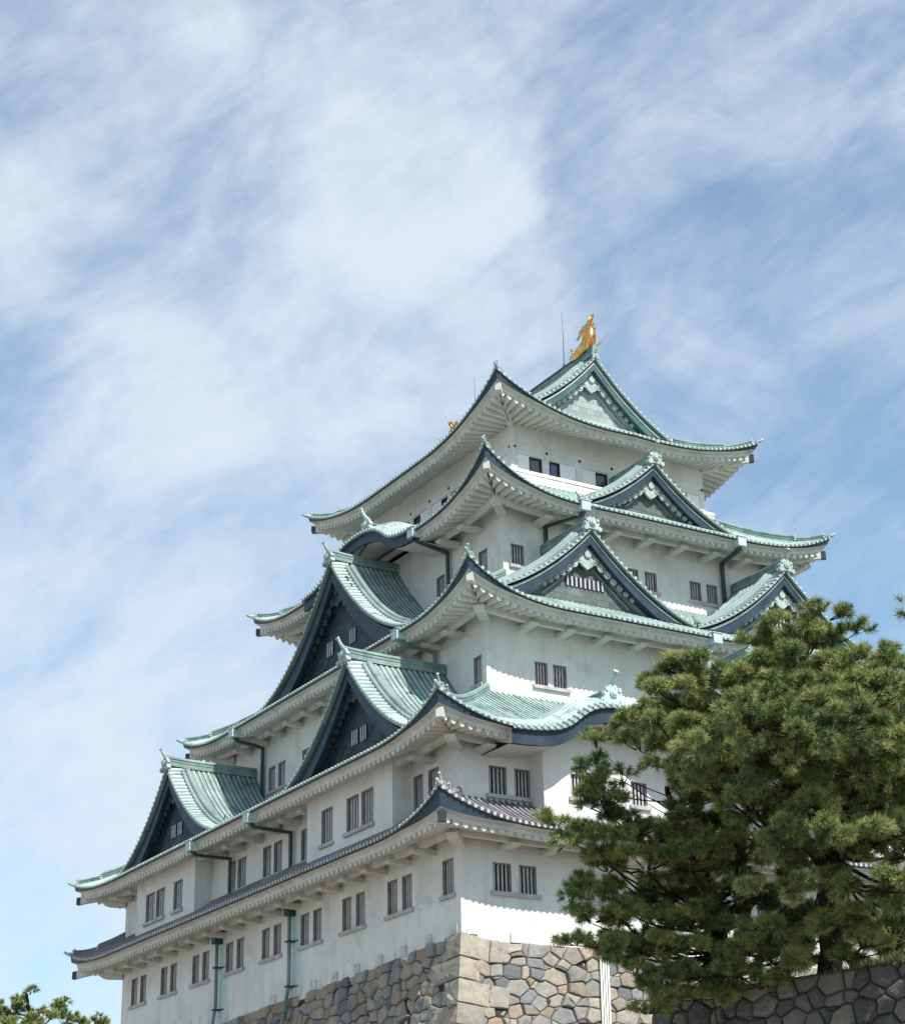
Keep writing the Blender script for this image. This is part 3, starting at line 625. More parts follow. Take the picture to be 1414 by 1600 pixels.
# ------------------------------------------------------------------ gables
def gable(fr, c, p, hw, za, zb, conc, depth, mats, wallmat, boardmat, hb=.62, base=None, window_spec=None, gegyo=1., both=False, lab=None, ridge_sc=.8, trim=None, front_mb=None, finial=1.1, vw=.85):
    """fr: face frame, c: centre along, p: plane (d of verge front)"""
    TM, CM, RM = mats; trim = trim or M['copper_mid']
    zf = lambda u: za-(za-zb)*((1+conc)*np.abs(u)/hw-conc*(np.abs(u)/hw)**2)
    P = lambda u, w, z: fr.P(c+np.asarray(u, float), p+np.asarray(w, float), z)
    umax = hw*1.02; uu = np.linspace(0, umax, 60); zz = zf(uu)
    arc = np.concatenate([[0], np.cumsum(np.hypot(np.diff(uu), np.diff(zz)))]); AL = arc[-1]
    u_of = lambda a: np.interp(a, arc, uu)
    slope = MB(); drs = []; caps = MB(); bds = []
    ends = [(0., 1.)]
    if both: ends.append((depth, -1.))
    for sg in (-1, 1):
        # main slope: rolls run down the slope
        w0, w1 = vw+.55, depth-(vw+.55 if both else 0)
        ws, wh, _ = ribs(w1-w0, .303); ws = ws+w0
        ua = np.linspace(0, umax, 22)
        U = np.repeat(ua[None], len(ws), 0); Wg = np.repeat(ws[:, None], 22, 1)
        arcg = np.interp(U, uu, arc)
        slope.grid(P(sg*U, Wg, zf(U)+.075*wh[:, None]), np.stack([Wg, arcg], -1), False, pans(len(ws))[:, None])
        for wb, dn in ends:
            W_ = lambda x: wb+dn*np.asarray(x, float)
            # verge tiles: rolls at right angles to the slope
            a, h, rc = ribs(AL, .34); ua = u_of(a); wq = np.array([0, .15, .4, .65, vw, vw+.25])
            droop = -.10*np.clip(1-wq/vw, 0, 1)**1.6
            U = np.repeat(ua[:, None], len(wq), 1); Wg = np.repeat(wq[None], len(a), 0)
            slope.grid(P(sg*U, W_(Wg), zf(U)+droop[None]+.085*h[:, None]+.02), np.stack([a[:, None]+0*Wg, Wg], -1), False, pans(len(a))[:, None])
            slope.grid(np.stack([P(sg*ua, W_(0*ua), zf(ua)-.1+.085*h+.02), P(sg*ua, W_(0*ua), zf(ua)-.20), P(sg*ua, W_(0*ua+.2), zf(ua)-.20)], 1))
            for k in rc:
                u = float(u_of(k)); caps.disc(P(sg*u, W_(.01), zf(u)-.1+.03), -fr.n*dn, fr.a, (0, 0, 1), .085, .03, 8)
            # descending ridges
            dr = MB(); bd = MB(); tr = MB(); drs.append(dr); bds.append((bd, tr))
            ur = np.linspace(.05*hw, .86*hw, 24)
            for wr, rr, up_ in ((vw+.02, .12, .12), (vw+.30, .16, .22), (vw+.56, .12, .12)):
                dr.tube(P(sg*ur, W_(0*ur+wr), zf(ur)+up_), rr, 8)
            path = P(sg*ur, W_(0*ur+vw+.30), zf(ur)); dr.sweep(path, fr.n, (0, 0, 1), [(-.2, -.05), (-.2, .18), (.2, .18), (.2, -.05)])
            ue = ur[-1]; dz_ = (zf(ue)-zf(ue-.1))/.1; fdir = sg*fr.a*1.+np.array([0, 0, dz_]); fdir /= np.linalg.norm(fdir)
            onigawara(dr, P(sg*ue, W_(vw+.30), zf(ue)), sg*fr.a, fr.n, .5)
            # bargeboard with its mouldings
            ub = np.linspace(0.0, umax*1.0, 30)
            def th(k): # vertical thickness grows toward the foot
                return k*(1+.25*ub/hw)
            o1, o2 = -.32, -.32-th(hb)
            mxf = lambda q: np.maximum(q, zb-.05)
            bd.grid(np.stack([P(sg*ub, W_(0*ub+.20), mxf(zf(ub)+o1)), P(sg*ub, W_(0*ub+.20), mxf(zf(ub)+o2)), P(sg*ub, W_(0*ub+.36), mxf(zf(ub)+o2)), P(sg*ub, W_(0*ub+vw+.05), mxf(zf(ub)+o2+.12))], 1))
            tr.grid(np.stack([P(sg*ub, W_(0*ub+.16), mxf(zf(ub)+o1)), P(sg*ub, W_(0*ub+.16), mxf(zf(ub)+o1-.13)), P(sg*ub, W_(0*ub+.2), mxf(zf(ub)+o1-.13))], 1))
            tr.grid(np.stack([P(sg*ub, W_(0*ub+vw-.12), mxf(zf(ub)+o2+.10)), P(sg*ub, W_(0*ub+vw-.12), mxf(zf(ub)+o2-.14)), P(sg*ub, W_(0*ub+vw+.05), mxf(zf(ub)+o2-.14))], 1))
    slope.merge(caps, 1); g = slope.build('gable', [TM, CM], castle)
    if lab: g['label'] = lab
    for dr in drs: dr.build('descending_ridge', M['copper'], g)
    for bd, tr in bds: bd.build('bargeboard', boardmat, g); tr.build('board_moulding', trim, g)
    # gable wall
    zb0 = base if base is not None else zb-.4
    off = .32+hb*.9
    for wb, dn in ends:
        mb = MB(); ug = np.linspace(-umax, umax, 81); zc = zf(ug)-off
        uh = ug[zc > zb0+.02]
        ug = np.linspace(uh[0], uh[-1], 61); zc = np.maximum(zf(ug)-off, zb0)
        mb.grid(np.stack([P(ug, wb+dn*vw+0*ug, zb0-.4+0*ug), P(ug, wb+dn*vw+0*ug, zc)], 1)); mb.build('gable_wall', wallmat, g)
        # secondary ribs following the slope and the sill beam
        mb = MB()
        for o, t_ in ((off+.28, .12), (off+.62, .09)):
            for sg in (-1, 1):
                ub = np.linspace(0, umax, 40); z = zf(ub)-o; ub = ub[z > zb0+.05]
                if len(ub) > 3:
                    z = zf(ub)-o; mb.grid(np.stack([P(sg*ub, wb+dn*(vw+0*ub), z+t_), P(sg*ub, wb+dn*(vw-.06+0*ub), z+t_), P(sg*ub, wb+dn*(vw-.06+0*ub), z), P(sg*ub, wb+dn*(vw+0*ub), z)], 1))
        mb.build('wall_rib', trim, g)
        if window_spec:
            for (u0, u1, z0, z1, nb) in window_spec:
                mb = MB(); d1 = vw-.03
                fr.box(mb, c+u0, c+u1, p+d1, p+vw+.01, z0, z1); wd = mb.build('gable_window', M['dark'], g)
                mb = MB()
                for i in range(nb):
                    x = c+u0+(u1-u0)*(i+.5)/nb; ww = (u1-u0)/nb*.18; fr.box(mb, x-ww, x+ww, p+d1-.05, p+d1-.004, z0, z1)
                
                mb.build('window_lattice', M['bars'], g)
        # carved pendant under the apex
        if gegyo:
            s_ = gegyo; zt_ = za-.32-hb*.85; z = np.array([0, 0, 1.])
            half = [(0, 0), (.13, -.02), (.14, -.2), (.34, -.28), (.46, -.45), (.42, -.66), (.24, -.86), (0, -1.02)]
            pts = half+[(-x, y) for x, y in half[-2:0:-1]]; mb = MB(); w_ = wb+dn*(vw-.34)
            mb.prism([P(x*s_, w_, zt_+y*s_) for x, y in pts], fr.n*dn*.14)
            mb.disc(P(0, w_, zt_-.42*s_), -fr.n*dn, fr.a, z, .15*s_, .1, 10)
            for sg in (-1, 1):
                th_ = np.linspace(0, 3.6*math.pi, 26); rs_ = (.30-.26*th_/th_[-1])*s_
                mb.tube(P(sg*(.62*s_-np.cos(th_)*rs_), w_-dn*.02+0*th_, zt_-.30*s_+np.sin(th_)*rs_*.8), .045*s_, 5)
                th_ = np.linspace(0, 3.*math.pi, 20); rs_ = (.2-.16*th_/th_[-1])*s_
                mb.tube(P(sg*(1.0*s_-np.cos(th_)*rs_), w_-dn*.02+0*th_, zt_-.62*s_+np.sin(th_)*rs_*.8), .035*s_, 5)
            for sg in (-1, 1):
                for k in range(7):
                    u = (.36+.27*k)*s_; r_ = (.21-.018*k)*s_
                    zz_ = float(zf(u))-.32-hb*1.0-r_*.8
                    mb.disc(P(sg*u, w_+dn*.04, zz_), -fr.n*dn, fr.a, z, r_, .07, 10); mb.disc(P(sg*u, w_+dn*.04, zz_-.02), -fr.n*dn, fr.a, z, r_*.5, .11, 8)
            mb.build('gable_pendant', M['copper_dark'] if boardmat is M['board'] and wallmat is M['plate_dark_x'] else M['copper_cap'], g)
    # ridge
    mb = MB(); wr = np.linspace(-.02, depth+(.02 if both else 0), 12); q = [(a*ridge_sc*1.1, b*ridge_sc*1.05) for a, b in RIDGE]
    mb.sweep(P(0*wr, wr, za+.03+.10*np.clip(1-wr/2.5, 0, 1)**2), fr.a, (0, 0, 1), q); mb.build('ridge', RM, g)
    if finial:
        for wb, dn in ends:
            mb = MB(); onigawara(mb, P(0, wb-dn*.03, za-.16), -fr.n*dn, fr.a, finial*.8); mb.build('ridge_end_ornament', M['copper_cap'], g)
    return g

SIDE = lambda q, k: (frR if k == 'R' else frL)((0, 0, WX, LY))
FR0, FL0 = frR((0, 0, WX, LY)), frL((0, 0, WX, LY))
MATL = (M['copper'], M['copper_cap'], M['copper_mid'])
gable(FL0, 7.95, -1.25, 6.3, 13.8, 8.95, .62, 6.2, MATL, M['plate_dark_x'], M['board'], hb=.72, base=9.3, window_spec=[(-.75, -.1, 9.85, 10.55, 3), (.1, .75, 9.85, 10.55, 3)], gegyo=1.15, lab='near green gable of the second tier with black face', trim=M['copper_dark'])
gable(FL0, 28.95, -1.25, 6.3, 13.7, 8.95, .62, 6.2, MATL, M['plate_dark_x'], M['board'], hb=.72, base=9.3, window_spec=[(-.75, -.1, 9.85, 10.55, 3), (.1, .75, 9.85, 10.55, 3)], gegyo=1.15, lab='far green gable of the second tier with black face', trim=M['copper_dark'])
gable(FL0, 18.05, 3.15, 9.0, 23.0, 16.75, .85, 5.2, MATL, M['plate_dark_x'], M['board'], hb=.9, base=17.2, window_spec=[(-1.6, -.85, 18.05, 18.85, 3), (.95, 1.7, 18.05, 18.85, 3)], gegyo=1.5, lab='large black-faced gable of the third tier', trim=M['copper_dark'])
gable(FR0, 9.8, 3.1, 6.1, 20.85, 16.75, .55, 5.0, MATL, M['plate_grey_y'], M['board'], hb=.55, base=17.1, window_spec=[(-1.15, 1.15, 17.85, 18.35, 9)], gegyo=1.3, lab='left twin gable of the third tier with lattice window')
gable(FR0, WX-9.8, 3.1, 6.1, 20.85, 16.75, .55, 5.0, MATL, M['plate_grey_y'], M['board'], hb=.55, base=17.1, window_spec=[(-1.15, 1.15, 17.85, 18.35, 9)], gegyo=1.3, lab='right twin gable of the third tier behind the pine')
gable(FR0, WX/2, 5.6, 4.85, 26.65, 23.55, .5, 4.4, MATL, M['plate_grey_y'], M['board'], hb=.5, base=23.9, gegyo=1.25, lab='small gable of the fourth tier below the balcony')
gable(FR0, WX/2, -.9, 4.6, 14.0, 9.7, .5, 5.4, MATL, M['plate_grey_y'], M['board'], hb=.6, base=9.6, gegyo=1., lab='gable of the second tier rising behind the pine')
gable(FR0, WX/2, 10.35, 5.0, 35.0, 30.95, .42, 15.3, MATL, M['plate_pale_y'], M['copper_deep'], hb=.5, base=31.0, gegyo=1.35, both=True, lab='main top gable of pale green copper', ridge_sc=.95, finial=.5, trim=M['copper_pale'])

def kara(fr, c, p, hw, prof, depth, ridge_z, lab, band=.6):
    us = np.array([q[0] for q in prof]); zs = np.array([q[1] for q in prof])
    def zf(u):
        u = np.abs(np.asarray(u, float)); i = np.clip(np.searchsorted(us, u)-1, 0, len(us)-2)
        m = np.gradient(zs, us); h = us[i+1]-us[i]; t = np.clip((u-us[i])/h, 0, 1)
        return (2*t**3-3*t**2+1)*zs[i]+(t**3-2*t**2+t)*h*m[i]+(-2*t**3+3*t**2)*zs[i+1]+(t**3-t**2)*h*m[i+1]
    P = lambda u, w, z: fr.P(c+np.asarray(u, float), p+np.asarray(w, float), z)
    uu = np.linspace(-hw, hw, 400); arc = np.concatenate([[0], np.cumsum(np.hypot(np.diff(uu), np.diff(zf(uu))))])
    a, h, rc = ribs(arc[-1], .33); ua = np.interp(a, arc, uu)
    up = lambda w: .62*np.minimum(w, 1.6)-.14*np.minimum(w, 1.6)**2
    mb = MB(); caps = MB()
    wq = np.array([0, .2, .42]); U = np.repeat(ua[:, None], 3, 1); Wg = np.repeat(wq[None], len(a), 0)
    mb.grid(P(U, Wg, zf(U)+up(Wg)+.08*h[:, None]), np.stack([a[:, None]+0*Wg, Wg], -1), False, pans(len(a))[:, None])
    mb.grid(np.stack([P(ua, 0*ua, zf(ua)+.08*h), P(ua, 0*ua, zf(ua)-.08), P(ua, 0*ua+.15, zf(ua)-.08)], 1))
    for k in rc: u = float(np.interp(k, arc, uu)); caps.disc(P(u, .01, float(zf(u))+.03), -fr.n, fr.a, (0, 0, 1), .09, .06, 8)
    # bulged upper roof of long copper courses
    ud = np.linspace(-hw, hw, 90); wd = np.concatenate([np.array([.42, .47, .72, .77, 1.02, 1.07, 1.32, 1.37, 1.62]), np.linspace(1.8, depth, 8)])
    step = np.array([.0, .07, .05, .10, .08, .13, .11, .16, .14]+[.14]*8)
    U = np.repeat(ud[:, None], len(wd), 1); Wg = np.repeat(wd[None], len(ud), 0)
    mb.grid(P(U, Wg, zf(U)+up(Wg)+step[None]), np.stack([U, Wg], -1), False)
    mb.merge(caps, 1); g = mb.build('curved_gable', [M['copper'], M['copper_cap']], castle); g['label'] = lab
    bd = MB(); ub = np.linspace(-hw, hw, 80)
    bd.grid(np.stack([P(ub, .05+0*ub, zf(ub)-.06), P(ub, .12+0*ub, zf(ub)-.10), P(ub, .12+0*ub, zf(ub)-.16), P(ub, .16+0*ub, zf(ub)-.16), P(ub, .16+0*ub, zf(ub)-.10-band), P(ub, .34+0*ub, zf(ub)-.10-band), P(ub, .36+0*ub, zf(ub)-.3-band*.6)], 1))
    bd.build('bargeboard', M['board'], g)
    sf = MB(); sf.grid(np.stack([P(ub, .34+0*ub, zf(ub)-.3-band*.6), P(ub, 2.6+0*ub, zf(ub)-.3-band*.6)], 1)); sf.build('eave_soffit', M['plaster_clean'], g)
    mb = MB(); ru = np.linspace(.85, depth, 10)
    zr = zf(0)+up(1.6)
    mb.sweep(P(0*ru, ru, zr-.05+0*ru), fr.a, (0, 0, 1), [(x*1.15, y*(ridge_z-zr)/.62) for x, y in RIDGE]); mb.build('ridge', M['copper_mid'], g)
    mb = MB(); onigawara(mb, P(0, .8, zr-.12), -fr.n, fr.a, 1.0); fr.box(mb, c-.65, c+.65, p+.72, p+1.0, zr-.35, zr-.08); mb.build('ridge_end_ornament', M['copper_pale'], g)
    mb = MB(); s_ = 1.; zt_ = float(zf(0))-.14-band
    half = [(0, .1), (.7, .1), (.95, -.04), (.7, -.16), (.45, -.14), (.3, -.32), (0, -.42)]
    mb.prism([P(x, .22, zt_+y) for x, y in half+[(-x, y) for x, y in half[-2:0:-1]]], fr.n*.1); mb.build('gable_pendant', M['copper_dark'], g)
    return g
KP = [(0, 9.72), (.9, 9.66), (1.63, 9.44), (2.14, 9.12), (2.65, 8.72), (3.15, 8.45), (4.1, 8.24), (5.8, 8.13)]
kara(FR0, 6.9, -2.6, 5.75, KP, 7.0, 11.0, 'curved copper gable of the second tier left of the pine')
kara(FR0, WX-6.9, -2.6, 5.75, KP, 7.0, 11.0, 'curved copper gable of the second tier behind the pine')
KQ = [(0, 24.6), (.8, 24.57), (1.5, 24.46), (2.35, 24.2), (3.05, 23.8), (3.7, 23.36), (4.5, 23.12), (6.3, 22.93)]
kara(FL0, KC4, 4.68, 6.2, KQ, 5.0, 25.75, 'curved copper gable of the fourth tier on the left', band=.55)

# ------------------------------------------------------------------ gutters and drain pipes
def downspout(fr, s, zE, dE, sw, dw, zw, z1, mat=None, width=.24):
    """copper head box at the eave (s, dE), diagonal pipe to the wall (sw, dw), then down to z1"""
    mb = MB(); fr.box(mb, s-.27, s+.27, dE-.16, dE+.36, zE-.34, zE+.16); fr.box(mb, s-.33, s+.33, dE-.2, dE+.4, zE+.163, zE+.2)
    sp = mb.build('downspout', M['copper_pale'], castle)
    mb = MB(); P = lambda a, d, z: fr.P(a, d, z)
    mb.sweep([P(s, dE+.1, zE-.3), P(s, dE+.3, zE-.5), P(sw, dw, zw), P(sw, dw, z1)], fr.a, fr.n*.7+np.array([0, 0, .7]), [(-.1, -.09), (.1, -.09), (.1, .09), (-.1, .09)])
    mb.build('pipe', mat or M['pipe_dark'], sp)
downspout(FL0, 22.6, 7.9, -2.35, 22.4, -.2, 7.35, 5.6); downspout(FL0, 15.7, 7.9, -2.35, 15.4, -.2, 7.25, 5.6)
downspout(FL0, 27.1, 15.6, 1.9, 27.75, 4.05, 15.1, 11.6); downspout(FL0, 8.5, 15.7, 1.9, 8.6, 4.05, 15.1, 12.6, M['pipe'])
downspout(FL0, 12.0, 22.8, 4.85, 12.45, 7.22, 22.2, 19.2); downspout(FR0, 10.7, 22.82, 4.85, 9.9, 7.22, 22.3, 20.4)
downspout(FR0, 20.65, 22.75, 4.85, 21.25, 7.22, 22.35, 19.4); downspout(FR0, 16.05, 15.75, 1.9, 15.5, 1.95, 14.9, 12.6, M['copper_pale'])
for yc, z0 in ((23.65, -6.), (15.33, -7.)):
    mb = MB(); mb.tube([(-.24, yc, 3.95), (-.24, yc, 0.1), (-.34, yc, -.6), (-.6, yc, -2.), (-.34-abs(z0)*.24, yc, z0)],   .09, 10)
    dp = mb.build('drain_pipe', M['pipe'], castle)
    mb = MB(); mb.box(-.46, 0., yc-.2, yc+.2, 3.2, 3.75); mb.build('pipe_head', M['pipe_dark'], dp)
    for z in (2.0, -.1):
        mb = MB(); mb.box(-.4, 0, yc-.17, yc+.17, z-.04, z+.04); mb.box(-.04, .0, yc-.5, yc-.17, z-.03, z+.03); mb.build('pipe_strap', M['pipe_dark'], dp)

# ------------------------------------------------------------------ gold fish on the ridge, lightning rods
def shachi(yb, dirn, zb, lab):
    """dirn: +1 = head looks toward +y (inward), tail toward -y side rises"""
    X = WX/2; Pt = lambda y, z, x=0.: np.array([X+x, yb+dirn*y, zb+z])
    path = [Pt(1.85, .12), Pt(1.4, .2), Pt(.8, .3), Pt(.25, .48), Pt(-.02, .85), Pt(-.06, 1.2), Pt(.02, 1.45), Pt(.1, 1.65)]
    rad = [.18, .33, .39, .40, .33, .24, .15, .08]
    mb = MB()
    t = np.linspace(0, 7, 29); pp = np.stack([np.interp(t, range(8), [q[i] for q in path]) for i in range(3)], 1)
    for _ in range(3): pp[1:-1] = (pp[:-2]+2*pp[1:-1]+pp[2:])/4
    mb.tube(pp, np.interp(t, range(8), rad), 12)
    g = mb.build('gold_fish_ornament', M['gold'], castle); g['label'] = lab
    # tail fan
    mb = MB()
    for pts in ([(.0, 1.42), (-.14, 1.66), (-.34, 1.98), (-.42, 2.14), (-.14, 2.1), (.18, 1.92), (.42, 1.66), (.28, 1.45)],
                [(.1, 1.45), (.3, 1.78), (.62, 1.82), (1.0, 1.58), (1.32, 1.2), (1.0, 1.32), (.66, 1.44), (.36, 1.36)]):
        mb.prism([Pt(y, z, -.05) for y, z in pts], (.1, 0, 0))
        for k in (1, 2, 3, 4): mb.tube([Pt(.1, 1.5, -.07), Pt(*pts[k], -.07)], [.035, .02], 5)
    mb.build('tail_fin', M['gold'], g)
    mb = MB()
    for i in range(4, 26, 3):   # dorsal spikes along the back (outer side)
        p0 = pp[i]; tg = pp[i+1]-pp[i-1]; tg /= np.linalg.norm(tg); nn = np.array([0, -tg[2]*dirn, tg[1]*dirn])
        if nn[1]*dirn > 0 and i > 10: nn = -nn
        r_ = np.interp(t[i], range(8), rad)
        mb.prism([p0+nn*r_*.8-tg*.16-np.array([.03, 0, 0]), p0+nn*(r_+.26)+tg*.12-np.array([.03, 0, 0]), p0+nn*r_*.8+tg*.16-np.array([.03, 0, 0])], (.06, 0, 0))
    mb.build('dorsal_fin', M['gold'], g)
    for sg in (-1, 1):   # side fins
        mb = MB(); b = Pt(.35, .32, sg*.3)
        mb.prism([b, b+np.array([sg*.28, -dirn*.35, .15]), b+np.array([sg*.46, -dirn*1.05, .75]), b+np.array([sg*.2, -dirn*.8, .28]), b+np.array([0, -dirn*.35, -.1])], (sg*.05, 0, .03)); mb.build('side_fin', M['gold'], g)
    mb = MB()   # head: jaws, brow, whiskers
    for sg in (-1, 1):
        mb.tube([Pt(1.3, .42, sg*.16), Pt(1.5, .54, sg*.22), Pt(1.6, .72, sg*.28)], [.1, .09, .03], 8); mb.tube([Pt(1.35, .36, sg*.22), Pt(1.46, .38, sg*.27)], [.12, .09], 8)
    mb.tube([Pt(1.35, .28), Pt(1.8, .30), Pt(2.05, .36)], [.26, .2, .10], 10); mb.tube([Pt(1.3, .08), Pt(1.7, .02), Pt(1.9, .02)], [.22, .17, .08], 10)
    mb.build('head', M['gold'], g)
shachi(10.7, 1, 35.5, 'near gold fish ornament with raised tail at the front ridge end')
shachi(25.9, -1, 35.35, 'far gold fish ornament half hidden behind the top roof')
mb = MB(); mb.box(WX/2-.2, WX/2+.2, 10.9, 25.4, 35.42, 35.55); mb.build('ridge_cap', M['copper_dark'], castle)
for y in (13.4, 23.15):
    mb = MB(); mb.tube([(WX/2, y, 35.4), (WX/2, y, 36.2)], [.05, .035], 6); mb.tube([(WX/2, y, 36.15), (WX/2+.03, y, 37.8), (WX/2, y+.02, 39.25)], [.022, .018, .012], 6)
    for k in range(3): mb.tube([(WX/2+.25*math.cos(k*2.1), y+.25*math.sin(k*2.1), 35.4), (WX/2, y, 35.95)], .018, 5)
    mb.build('lightning_rod', M['rod'], castle)

# ------------------------------------------------------------------ fitted stone masonry
def clip_half(poly, m, nv):   # keep points with (p-m).nv <= 0
    out = []
    for i in range(len(poly)):
        a, b = poly[i], poly[(i+1) % len(poly)]; da, db = (a-m)@nv, (b-m)@nv
        if da <= 0: out.append(a)
        if (da < 0 < db) or (db < 0 < da): out.append(a+(b-a)*da/(da-db))
    return out
def voronoi(s0, s1, h0, h1, cw, ch, jit, seed):
    g = np.random.default_rng(seed); nx, nh = max(1, round((s1-s0)/cw)), max(1, round((h1-h0)/ch))
    pts = []
    for j in range(nh):
        for i in range(nx):
            pts.append((s0+(i+.5+(.25 if j % 2 else -.25)+g.uniform(-jit, jit))*(s1-s0)/nx, h0+(j+.5+g.uniform(-jit, jit)*.72)*(h1-h0)/nh))
    pts = np.array(pts); sc = np.array([1/cw, 1/ch]); cells = []; wt = g.choice([-.22, 0, .0, .16, .3], len(pts))*1.0
    small = np.stack([g.uniform(s0, s1, len(pts)//4), g.uniform(h0, h1, len(pts)//4)], 1); pts = np.vstack([pts, small]); wt = np.concatenate([wt, np.full(len(small), -.20)])
    for ip, p in enumerate(pts):
        dd = np.linalg.norm((pts-p)*sc, axis=1); nb = np.argsort(dd)[1:22]
        poly = [np.array(q, float) for q in ((s0, h0), (s1, h0), (s1, h1), (s0, h1))]
        for k in nb:
            qv = (pts[k]-p)*sc*sc; f_ = .5+(wt[ip]-wt[k])*.5/max(.12, dd[k]**2); poly = clip_half(poly, p+(pts[k]-p)*f_, qv)
            if len(poly) < 3: break
        if len(poly) >= 3: cells.append(np.array(poly))
    return cells
def lay(mb, polys, mapf, seed, inset=.03, depth=.16, rough=.06, extra=0., tone=None):
    """each polygon becomes one dressed stone: joint ring, bevel ring, gently domed face. mapf(s,h,o)->xyz, o outward"""
    g = np.random.default_rng(seed)
    for poly in polys:
        n = len(poly); c = poly.mean(0)
        # resample the edges so that the faces are not straight-cut
        pts = []
        for i in range(n):
            a, b = poly[i], poly[(i+1) % n]; L = np.linalg.norm(b-a); k = max(1, int(L/.28))
            for q in range(k): pts.append(a+(b-a)*q/k)
        pts = np.array(pts); m = len(pts)
        if m < 3: continue
        size = math.sqrt(abs(np.cross(pts-c, np.roll(pts, -1, 0)-c).sum()/2)) if m > 2 else .3
        if size < .09: continue
        v = pts-c; ln = np.linalg.norm(v, axis=1)[:, None]+1e-9
        base = g.normal(0, rough*.5)*(extra == 0)+extra; tilt = g.normal(0, rough*.45, 2)*(extra == 0)
        jo = c+v*(1-inset*.5/ln); r1 = c+v*(1-np.minimum(.45, (inset+g.uniform(.0, .018, (m, 1)))/ln)); r2 = c+v*(1-np.minimum(.5, (inset+.05)/ln)); r3 = c+v*.5
        o1 = base-.045+(v@tilt)*.8+g.normal(0, .008, m)*(extra == 0); o2 = base+.0+(r2-c)@tilt+g.normal(0, .005, m); o3 = base+.02+(r3-c)@tilt+g.normal(0, .006, m)
        rings = [(jo, np.full(m, -depth)), (r1, o1), (r2, o2), (r3, o3), (c[None], np.array([base+.014]))]
        V = np.vstack([mapf(q[:, 0], q[:, 1], o) for q, o in rings]); F = []
        for k in range(3):
            for i in range(m): F.append((k*m+i, k*m+(i+1) % m, (k+1)*m+(i+1) % m, (k+1)*m+i))
        for i in range(m): F.append((3*m+i, 3*m+(i+1) % m, 4*m))
        val = g.uniform() if tone is None else g.uniform(*tone)
        mb.add(V, F, None, False); mb.rv += [val]*len(V)
def out_(h): return .17*h+.0075*h*h
GZ = -15.4
def mapR(s, h, o):
    s, h, o = np.broadcast_arrays(np.asarray(s, float), np.asarray(h, float), np.asarray(o, float)); e = out_(h)
    s = np.where(s < .085, 0, s)
    return np.stack([s-.06-e*np.clip(1-s/30, 0, 1)-o*(s < .02), -.06-e-o, -h-.25*np.clip(s/1.3, 0, 1)*np.clip(1-h/9, 0, 1)], -1)
def mapL(s, h, o):
    s, h, o = np.broadcast_arrays(np.asarray(s, float), np.asarray(h, float), np.asarray(o, float)); e = out_(h)
    sag = np.interp(s, [0, 1.5, 6.2, 15.2, 24, 37], [0, -.1, -.33, -.56, -.8, -1.1])
    s = np.where(s < .085, 0, s)
    return np.stack([-.06-e-o, s-.06-e*np.clip(1-s/35, 0, 1)-o*(s < .02), -h+sag*np.clip(1-h/9, 0, 1)], -1)
base = empty('stone_base', (WX/2, 18.5, GZ)); tag(base, 'sloping grey and tan fitted stone base under the white castle walls', 'stone wall')
def corner_blocks(first, hmax):
    out = []; h = 0.; k = first
    g = np.random.default_rng(5)
    while h < hmax:
        hh = [1.02, .92, .98, .9, 1.0, .95, .9, 1.0, .95, .9, .95][len(out) % 11]
        out.append((h, h+hh, k)); h += hh; k = 1-k
    return out
CB = corner_blocks(0, 9.)
def face(mapf, S, seed, long_when, name):
    mb = MB(); mb.rv = []
    cells = voronoi(0., S, 0., 9.2, .74, .55, .33, seed)
    keep = []; blocks = []
    g = np.random.default_rng(seed+1)
    for h0, h1, k in CB:
        L = 2.35 if k == long_when else 1.05
        L += g.uniform(-.15, .2)
        if k == long_when: blocks += [np.array([(0, h0), (L*.60, h0), (L*.58, h1), (0, h1)]), np.array([(L*.60, h0), (L, h0+.04), (L-.08, h1), (L*.58, h1)])] if g.uniform() < .5 else [np.array([(0, h0), (L, h0), (L-.1, h1), (0, h1)])]
        else: blocks.append(np.array([(0, h0), (L, h0), (L+.05, h1), (0, h1)]))
    ends = [(h0, h1, max(b[:, 0].max() for b in blocks if b[0, 1] == h0)) for h0, h1, k in CB]
    for c in cells:
        q = c.mean(0); lim = next((e for a, b, e in ends if a <= q[1] < b), 0)
        if q[0] > lim-.8: keep.append(c)
    lay(mb, keep, mapf, seed+2, inset=.012, rough=.11); lay(mb, blocks, mapf, seed+3, inset=.018, rough=.03, extra=.035, tone=(.36, .72))
    # joint-deep backing down to the ground
    ss = np.linspace(0, S, 30); hh = np.linspace(0.02, -GZ, 16)
    bk = MB(); Sg, Hg = np.meshgrid(ss, hh, indexing='ij'); bk.grid(mapf(Sg, Hg, np.where(Hg > 9.3, 0, -.11)))
    n0 = mb.n; mb.merge(bk, 1); mb.rv += [0.5]*(mb.n-n0)
    mb.at['rnd'] = mb.rv; return mb.build(name, [M['stone'], M['joint']], base)
face(mapR, 31.8, 21, 0, 'stone_face'); face(mapL, 37.2, 41, 1, 'stone_face')
mb = MB(); e = out_(-GZ)
for a, b in (((WX, -.1), (WX, LY)), ((WX, LY), (0, LY))):
    n_ = np.array([1, 0]) if a[0] == b[0] else np.array([0, 1]); hh = np.linspace(0, -GZ, 8); ss = np.linspace(0, 1, 12)
    A, B = np.array(a), np.array(b)
    mb.grid(np.array([[(*(A+(B-A)*t+n_*out_(h)), -h) for h in hh] for t in ss]))
mb.box(.05, WX-.05, .05, LY-.05, -1.6, -1.12)
mb.build('rear_face', M['joint'], base)
